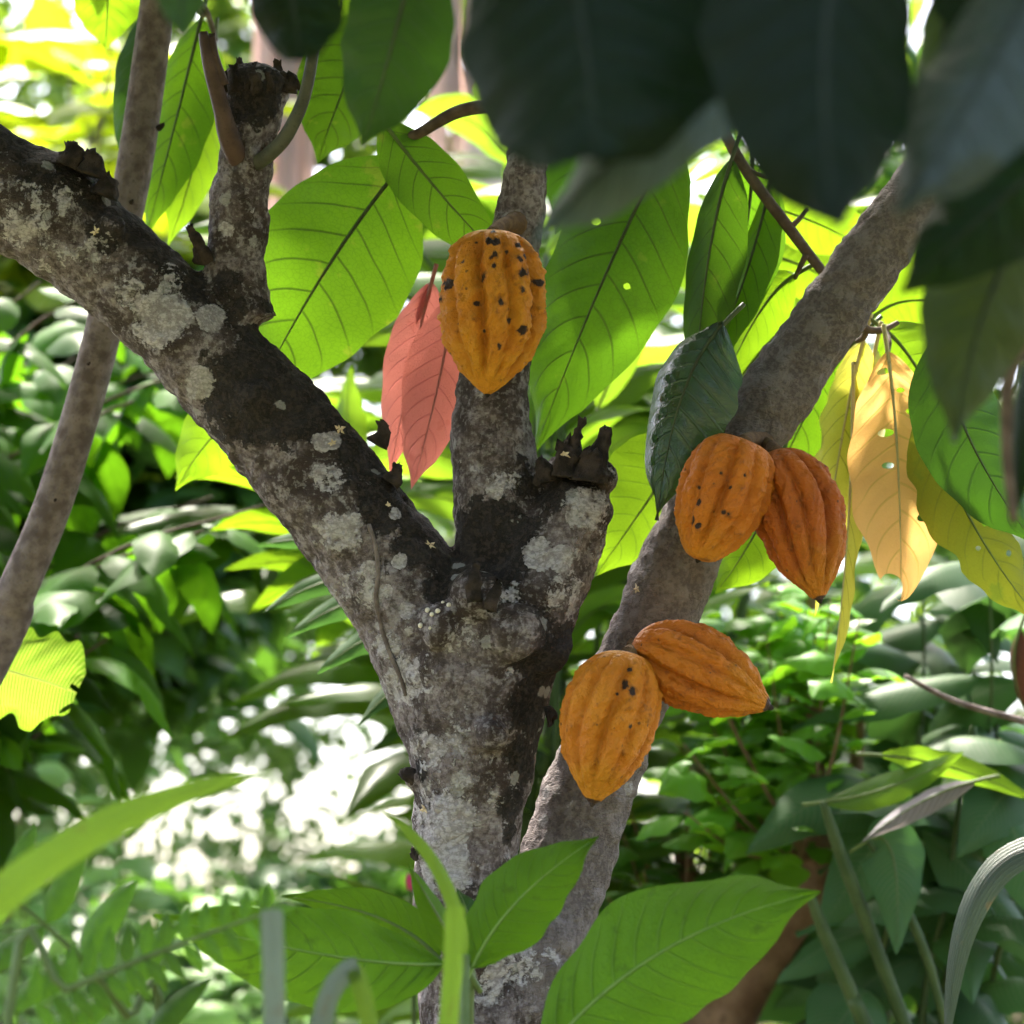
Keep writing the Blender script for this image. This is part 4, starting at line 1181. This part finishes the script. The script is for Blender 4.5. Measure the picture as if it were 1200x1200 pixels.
# dark bushes, left: stems rise outside the picture and arch in
for lb, y0, y1, n, dd0 in [('dark glossy bush at the left, just below the thick left limb', 320, 580, 13, 4.0), ('dark glossy bush at the left, lower one beside the banana leaf', 580, 860, 12, 3.7)]:
    rows = []
    for i in range(n):
        x = rg.uniform(-40, 330); d = dd0 + rg.uniform(-.3, .5)
        top = rg.uniform(y0, max(y0 + 40, y1 - max(0, x - 80) * .8))
        rows.append([(-240 + rg.uniform(-60, 60), 1100, d), (-130 + rg.uniform(-40, 40), min(900, top + 260), d), ((x - 100) / 2, top + 70, d - .05), (x, top, d - .1)])
    leafy_plant('broadleaf_bush', lb, 'bush', Vector((P(-240, 900, dd0).x, dd0, 0)), stems_at(rows), 'bush', .185, .044, rg, f0=.64, r0=.008, droop=-.45, face=.6)
# yellow-green bush, upper left
rows = []
for i in range(20):
    x = rg.uniform(-80, 300); d = rg.uniform(5.2, 6.4)
    rows.append([(x - 260, 1000, d), (x - 160, 600, d), (x - 60, 330, d), (x + rg.uniform(-60, 60), rg.uniform(30, 190), d)])
leafy_plant('yellow_green_bush', 'sunlit yellow-green bush behind the left limb, upper left', 'bush', Vector((P(-200, 900, 5.8).x, 5.8, 0)), stems_at(rows), 'croton', .27, .075, rg, face=.3, f0=.72, r0=.012)
# gingers between the limbs
gi = [('tall ginger with lit leaves between left limb and pink leaves', 450, 575, 3.9, 260, .55), ('ginger with long lit leaves behind the spotted pod', 540, 600, 4.3, 190, .5), ('ginger leaves glowing behind the fork', 690, 650, 3.8, 320, .5),
      ('ginger with lit leaves right of the spotted pod', 770, 640, 4.2, 190, .5), ('ginger behind the twig in the upper right', 960, 860, 4.9, 150, .5), ('ginger behind the dark bough at the right', 1120, 1150, 5.2, 150, .5),
      ('ginger with lit leaves under the left limb', 330, 545, 4.2, 450, .74), ('tall ginger half hidden behind the middle limb', 630, 620, 4.8, 80, .5), ('ginger behind the right limb by the lowest pods', 770, 690, 4.0, 480, .6)]
for lb, x, bx, d, top, f0 in gi:
    rows = []
    for q in range(3):
        xx = x + rg.uniform(-50, 50); dd = d + rg.uniform(-.2, .2); tt = top + rg.uniform(0, 120)
        rows.append([(bx + rg.uniform(-20, 20), 1150, dd), (bx + (xx - bx) * .1, max(tt + 250, 850), dd), (bx + (xx - bx) * .5, tt + 130, dd), (xx + rg.uniform(-30, 30), tt, dd)])
    leafy_plant('ginger_plant', lb, 'plant', Vector((P(bx, 1000, d).x, d, 0)), stems_at(rows), 'ginger', .38, .10, rg, 'cane', .009, f0, 1.1, .0, face=.45, group='gingers behind the tree')
lg = empty('lance_leaved_plant', Vector((P(560, 1000, 3.0).x, 3.0, 0)), 'plant with narrow dark leaves poking out left of the trunk below the left limb', 'plant')
tube('stem', [(Vector((P(560, 1000, 3.0).x, 3.0, -.02)), .012), (P(550, 1000, 3.0), .009), (P(520, 800, 3.0), .007), (P(440, 660, 3.0), .004), (P(400, 620, 3.0), .002)], M['cane'], lg, 8, 8)
for b_, c_, t_, w_ in [((450, 672), (380, 670), (308, 718), 32), ((470, 700), (400, 695), (336, 748), 34), ((490, 735), (430, 735), (372, 790), 34), ((430, 650), (380, 620), (300, 640), 30), ((500, 790), (460, 800), (420, 850), 26)]:
    L(lg, (*b_, 3.0), (*c_, 2.98), (*t_, 2.95), w_, 'ginger_deep', roll=25, prof=prof_lance, nu=16, nv=4)
for b_, c_, t_, w_ in [((440, 640), (340, 540), (205, 560), 46), ((450, 660), (340, 590), (245, 622), 44), ((460, 690), (360, 640), (262, 668), 40), ((430, 610), (330, 530), (250, 530), 40), ((440, 650), (370, 660), (290, 720), 50)]:
    L(lg, (*b_, 3.35), (*c_, 3.35), (*t_, 3.35), w_, 'leaf_bright', roll=-35, prof=prof_lance, nu=16, nv=4)
gp = empty('heliconia_plant', Vector((P(600, 1000, 3.7).x, 3.7, 0)), 'clump of large glowing yellow-green leaves behind the fork and the spotted pod', 'plant')
for b_, c_, t_, w_, d_ in [((600, 330), (500, 270), (405, 330), 62, 3.8), ((600, 300), (520, 220), (430, 235), 58, 3.9), ((600, 420), (500, 360), (420, 405), 60, 3.7), ((420, 560), (400, 500), (412, 430), 44, 3.5), ((590, 560), (480, 500), (400, 560), 56, 3.6),
                           ((600, 640), (540, 560), (450, 590), 46, 3.6), ((700, 480), (745, 380), (768, 278), 62, 3.4), ((640, 520), (720, 440), (800, 420), 60, 3.8), ((650, 620), (700, 520), (760, 500), 54, 3.5), ((660, 700), (690, 620), (740, 560), 50, 3.6),
                           ((640, 300), (700, 200), (790, 230), 60, 4.0), ((700, 330), (790, 280), (830, 350), 60, 4.0), ((610, 200), (560, 120), (480, 130), 60, 4.2), ((640, 780), (690, 700), (760, 690), 44, 3.7), ((900, 600), (850, 480), (800, 420), 56, 3.6)]:
    lf_ = L(gp, (*b_, d_), (*c_, d_), (*t_, d_), w_, 'ginger', roll=rg.uniform(-35, 35), prof=prof_lance, nu=20, nv=4, stalk=0)
for x_, y_ in [(600, 200), (640, 300), (660, 480), (590, 400), (900, 590), (420, 570), (650, 700)]:
    tube('stem', [(Vector((P(610, 1000, 3.7).x, 3.75, -.02)), .014), (P(600 + (x_ - 600) * .3, 1000, 3.75), .012), (P(600 + (x_ - 600) * .8, y_ + 200, 3.75), .009), (P(x_, y_, 3.75), .005)], M['cane'], gp, 7, 6)
# blue-green gingers, lower right
for lb, x, d, top in [('blue-green broad-bladed ginger under the peach leaf', 1060, 3.7, 640), ('blue-green ginger at the right edge', 1170, 3.5, 600), ('dark ginger low at the right bottom corner', 1120, 3.3, 900)]:
    rows = []
    for q in range(3):
        xx = x + rg.uniform(-50, 50); dd = d + rg.uniform(-.2, .2)
        rows.append([(xx - 60, 1250, dd), (xx - 30, 1050, dd), (xx, 850, dd), (xx + rg.uniform(-30, 30), top + rg.uniform(0, 80), dd)])
    leafy_plant('ginger_plant', lb, 'plant', Vector((P(x, 1000, d).x, d, 0)), stems_at(rows), 'ginger_deep', .25, .06, rg, 'cane', .007, .58, .8, -.5, face=1.0, group='blue-green gingers')
ca = empty('cane_clump', Vector((P(1010, 1200, 3.2).x, 3.2, 0)), 'bare green canes leaning left at the bottom right', 'plant')
for rws in [[(1075, 1240, 9), (1030, 1120, 8.5), (985, 1000, 8), (965, 940, 5)], [(1120, 1240, 6), (1085, 1120, 6), (1050, 1040, 5), (1018, 985, 4)], [(1030, 1240, 10), (1000, 1170, 9), (965, 1090, 8), (950, 1050, 6)]]:
    pts = [(P(px, py, 3.2), mm(r, 3.2)) for px, py, r in rws]
    q0, q1 = pts[0][0], pts[1][0]
    g = q0 + (q0 - q1) * ((q0.z + .02) / (q1.z - q0.z))
    tube('cane', [(g, .018), ((g + q0) / 2, .016)] + pts, M['cane'], ca, 10, 8)
L(ca, (1145, 915, 3.1), (1080, 930, 3.1), (1008, 988, 3.1), 34, 'leaf_dry', roll=20, fold=.6, label='dry grey curled leaf')
L(ca, (1030, 885, 3.15), (1120, 890, 3.15), (1215, 940, 3.15), 36, 'ginger', roll=30, prof=prof_lance)
L(ca, (965, 940, 3.2), (1050, 930, 3.15), (1130, 880, 3.1), 40, 'ginger', roll=-20, prof=prof_lance)
L(ca, (1018, 985, 3.2), (1060, 960, 3.2), (1050, 1120, 3.15), 80, 'ginger_deep', roll=-10, prof=prof_lance)
L(ca, (1196, 735, 3.2), (1178, 780, 3.2), (1204, 836, 3.2), 34, 'leaf_brown', roll=45, fold=.4, label='reddish brown leaf at the right edge')
tube('twig', [(P(1060, 792, 3.1), .003), (P(1120, 822, 3.1), .004), (P(1210, 848, 3.1), .005)], M['slender'], ca, 6, 6)
# round-leaved shrubs, right
def shrub_rows(n, x0, x1, y0, y1, bx, by, d0, d1):
    out = []
    for i in range(n):
        x = rg.uniform(x0, x1); d = rg.uniform(d0, d1); y = rg.uniform(y0, y1)
        out.append([P(bx + rg.uniform(-20, 20), by, d), P((x + bx) / 2, (by + y) / 2 + 20, d), P(x, y, d - .08)])
    return out


shr = leafy_plant('round_leaved_shrub', 'shrub with small oval bright leaves and a brown trunk behind the lowest pods', 'shrub', Vector((P(760, 1200, 3.6).x, 3.6, 0)),
                  shrub_rows(26, 790, 1010, 650, 960, 945, 1010, 3.35, 3.75), 'shrub', .078, .024, rg, 'shrub_bark', .004, .2, 1.0, -.1, face=.45)
shr2 = leafy_plant('round_leaved_shrub', 'darker low shrub of oval leaves between the right limb and the brown trunk', 'shrub', Vector((P(700, 1200, 3.8).x, 3.8, 0)),
                   shrub_rows(24, 700, 900, 900, 1110, 800, 1120, 3.6, 4.0), 'shrub_dark', .062, .024, rg, 'shrub_bark', .004, .2, 1.0, -.2, face=.5)
shr3 = leafy_plant('round_leaved_shrub', 'dark oval-leaved shrub filling the shade under the peach leaf', 'shrub', Vector((P(960, 1200, 4.1).x, 4.1, 0)),
                   shrub_rows(26, 780, 1100, 660, 1000, 960, 1060, 3.9, 4.3), 'shrub_dark', .080, .028, rg, 'shrub_bark', .004, .2, 1.0, -.2, face=.5)
tube('trunk', [(Vector((P(960, 1200, 4.1).x, 4.1, -.03)), .03), (P(960, 1300, 4.1), .026), (P(960, 1060, 4.1), .018)], M['shrub_bark'], shr3, 10, 6)
tube('trunk', [(Vector((P(760, 1200, 3.6).x, 3.6, -.03)), .075), (P(790, 1400, 3.6), .06), (P(850, 1195, 3.6), .046), (P(915, 1085, 3.6), .040), (P(962, 1025, 3.6), .034), (P(948, 930, 3.6), .026), (P(955, 800, 3.6), .016), (P(950, 680, 3.6), .006)], M['shrub_bark'], shr, 14, 8)
tube('branch', [(P(955, 1040, 3.6), .03), (P(985, 1000, 3.6), .02), (P(1000, 920, 3.62), .012), (P(1010, 820, 3.62), .006)], M['shrub_bark'], shr, 10, 6)
tube('trunk', [(Vector((P(700, 1200, 3.7).x, 3.7, -.03)), .07), (P(760, 1350, 3.7), .06), (P(805, 1180, 3.7), .05), (P(815, 1100, 3.78), .03), (P(800, 1000, 3.8), .015)], M['shrub_bark'], shr2, 14, 8)

# pale low bushes, lower left
for lb, x, d, y0, y1, n in [('pale grey-green bush in the bright gap left of the trunk', 330, 6.0, 1000, 1110, 12), ('pale leafy bush low at the left edge', 60, 5.0, 900, 1120, 10), ('small pale bush close to the left of the trunk base', 400, 5.0, 1040, 1160, 7)]:
    rows = []
    for q in range(n):
        xx = x + rg.uniform(-130, 130); dd = d + rg.uniform(-.4, .4)
        rows.append([(x + (xx - x) * .5, 1230, dd), (x + (xx - x) * .8, 1160, dd), (xx, rg.uniform(y0, y1), dd)])
    leafy_plant('pale_bush', lb, 'bush', Vector((P(x, 1200, d).x, d, 0)), stems_at(rows), 'pale', .12, .05, rg, 'cane', .005, .66, 1.0, -.3, face=.7)
# palm: trunk hidden behind the cacao trunk, dry pinkish fronds hanging from its crown
pm = empty('palm_tree', Vector((P(575, 1000, 7.0).x, 7.0, 0)), 'palm behind the tree with dry pinkish fronds hanging beside the broken stub', 'tree')
tube('trunk', [(Vector((P(575, 1000, 7.0).x, 7.0, -.05)), .13), (P(575, 700, 7), .10), (P(578, 300, 7.0), .095), (P(585, 60, 7.0), .09), (P(585, -300, 7.0), .085)], M['palm_bark'], pm, 16, 10)
top = P(585, -300, 7.0)
for q in range(9):
    a = q * .7
    e = Vector((math.cos(a), math.sin(a), 0))
    cur, tan = bez(top, top + e * .8 + Vector((0, 0, .9)), top + e * 1.5 + Vector((0, 0, .1)))
    sd = e.cross(Vector((0, 0, 1)))
    v, f, uv = leaf_grid(cur, lambda s: (sd, Vector((0, 0, 1))), .4, prof_lance, 20, 3, .4, .1, 0, .02, 20)
    mesh_obj('frond', v, f, M['ginger'], pm, uv)
for x0, x1, yb, n in [(296, 372, 300, 26), (500, 545, 215, 14)]:
    hub = P((x0 + x1) / 2, -120, 7.0)
    fr_ = tube('dry_frond', [(top, .02), (P((x0 + x1 + 1170) / 4, -330, 7.0), .018), (hub, .012), (P((x0 + x1) / 2, yb - 40, 7.0), .004)], M['palm_bark'], pm, 7, 8)
    for q in range(n):
        xx = x0 + (x1 - x0) * (q + .5) / n + rg.uniform(-5, 5); dd = 7.0 + rg.uniform(-.12, .12)
        a_, b_, c_ = P((x0 + x1) / 2 + (xx - (x0 + x1) / 2) * .3, -100, 7.0), P(xx, 60, dd), P(xx + rg.uniform(-6, 6), yb + rg.uniform(-60, 10), dd)
        cur, tan = bez(a_, b_, c_)
        rt = rg.uniform(-.9, .9)
        sd, nn = Vector((math.cos(rt), math.sin(rt), 0)), Vector((math.sin(rt), -math.cos(rt), 0))
        v, f, uv = leaf_grid(cur, lambda s: (sd, nn), .045, prof_strap, 10, 1, .3, .1, .02, 0)
        mesh_obj('dry_strip', v, f, M['dry_frond'], fr_, uv)

# far trees: leaf masses with gaps where the bright sky shows
fl = unit_leaf('far_template', 'far', .5, .25, prof_ovate, nu=4, nv=1)


def far_tree(label, px, d, clumps, leaf_size, n_per, mat, rng, trunk_r=.035):
    root = empty('far_tree', Vector((P(px, 1000, d).x, d, 0)), label, 'tree', 'far trees')
    g = Vector((P(px, 1000, d).x, d, -.05))
    top = P(px, 300, d)
    tube('trunk', [(g, trunk_r * 1.3), (P(px, 900, d), trunk_r), (P(px + 20, 600, d), trunk_r * .7), (top, trunk_r * .3)], M['shrub_bark'], root, 10, 6)
    mats = []
    for (cx, cy, r, dens) in clumps:
        c = P(cx, cy, d + rng.uniform(-.4, .4)); R = mm(r, d)
        for i in range(int(n_per * dens)):
            pos = c + Vector((rng.gauss(0, .5), rng.gauss(0, .6), rng.gauss(0, .5))) * R
            s = leaf_size * rng.uniform(.6, 1.3)
            m = orient(Vector((rng.uniform(-1, 1), rng.uniform(-1, 1), rng.uniform(-.9, .3))), Vector((rng.uniform(-.6, .6), rng.uniform(-.8, .4), 1))) @ Matrix.Diagonal((s, s, s, 1))
            m.translation = pos
            mats.append(m)
    scatter_mesh('crown', M[mat], mats, fl, root)


rf = random.Random(5)


def grid_clumps(x0, x1, y0, y1, step, r, dens, holes=()):
    out = []
    y = y0
    while y <= y1:
        x = x0
        while x <= x1:
            cx, cy = x + rf.uniform(-.3, .3) * step, y + rf.uniform(-.3, .3) * step
            k = dens
            for hx, hy, hr, hd in holes:
                if math.hypot(cx - hx, cy - hy) < hr: k = hd
            if k > 0: out.append((cx, cy, r, k))
            x += step
        y += step
    return out


far_tree('pale green far tree seen in the gap below the left limb', 540, 9.5, grid_clumps(-100, 560, 600, 1300, 70, 62, 1.0, ((200, 965, 75, .30), (430, 900, 85, .24), (330, 960, 40, .5), (350, 800, 40, .4), (440, 790, 45, .35))), .10, 130, 'far_pale', rf)
far_tree('dark leafy thicket close behind the glossy left bushes', -300, 5.6, grid_clumps(-200, 300, 330, 860, 60, 55, 1.0, ((300, 800, 90, .2), (250, 860, 60, .3))), .13, 60, 'far_dark', rf)
far_tree('dark far tree behind the left bush', -160, 12, grid_clumps(-300, 260, 300, 1000, 110, 100, 1.0, ((180, 960, 160, .03),)), .2, 60, 'far_dark', rf)
far_tree('lit far tree filling the top behind the hanging palm fronds', 600, 12, grid_clumps(160, 760, -40, 660, 90, 80, 1.5, ((380, 200, 60, .05),)), .2, 55, 'far', rf)
far_tree('far tree behind the right limb', 850, 11, grid_clumps(640, 1100, 100, 1250, 110, 100, 1.0), .2, 60, 'far', rf)
far_tree('far tree at the right edge behind the gingers', 1250, 10, grid_clumps(1000, 1600, 100, 1250, 120, 110, 1.0), .2, 60, 'far_dark', rf)
far_tree('bright far tree at the top left corner', -150, 13, grid_clumps(-500, 200, -60, 420, 90, 80, 1.3), .22, 50, 'far', rf)
far_tree('dark far thicket low behind the seedling', 560, 8, grid_clumps(-200, 760, 1090, 1420, 90, 80, 1.3), .15, 60, 'far_dark', rf)

# magenta buds by the trunk
for lb, px, py, d, r in [('magenta flower bud left of the trunk base', 482, 1045, 3.6, 11), ('small pink flower bud right of the trunk base', 706, 1088, 3.4, 7)]:
    root = empty('flower_stem', Vector((P(px, py, d).x, d, 0)), lb, 'flower')
    c = P(px, py, d)
    tube('stem', [(Vector((c.x, d, -.02)), .006), (P(px + 3, py + 300, d), .005), (P(px, py + 15, d), .003), (c, .003)], M['cane'], root, 6, 6)
    for q in range(5):
        a = q * 1.256
        e = Vector((math.cos(a), math.sin(a), 0)); R = mm(r, d)
        cur, tan = bez(c, c + e * R * 1.0 + Vector((0, 0, R * .8)), c + e * R * .4 + Vector((0, 0, R * 2)))
        sd = e.cross(Vector((0, 0, 1)))
        v, f, uv = leaf_grid(cur, lambda s: (sd, e), R * 1.3, prof_ovate, 8, 2, .1, .3, 0, 0)
        mesh_obj('petal', v, f, M['magenta'], root, uv)
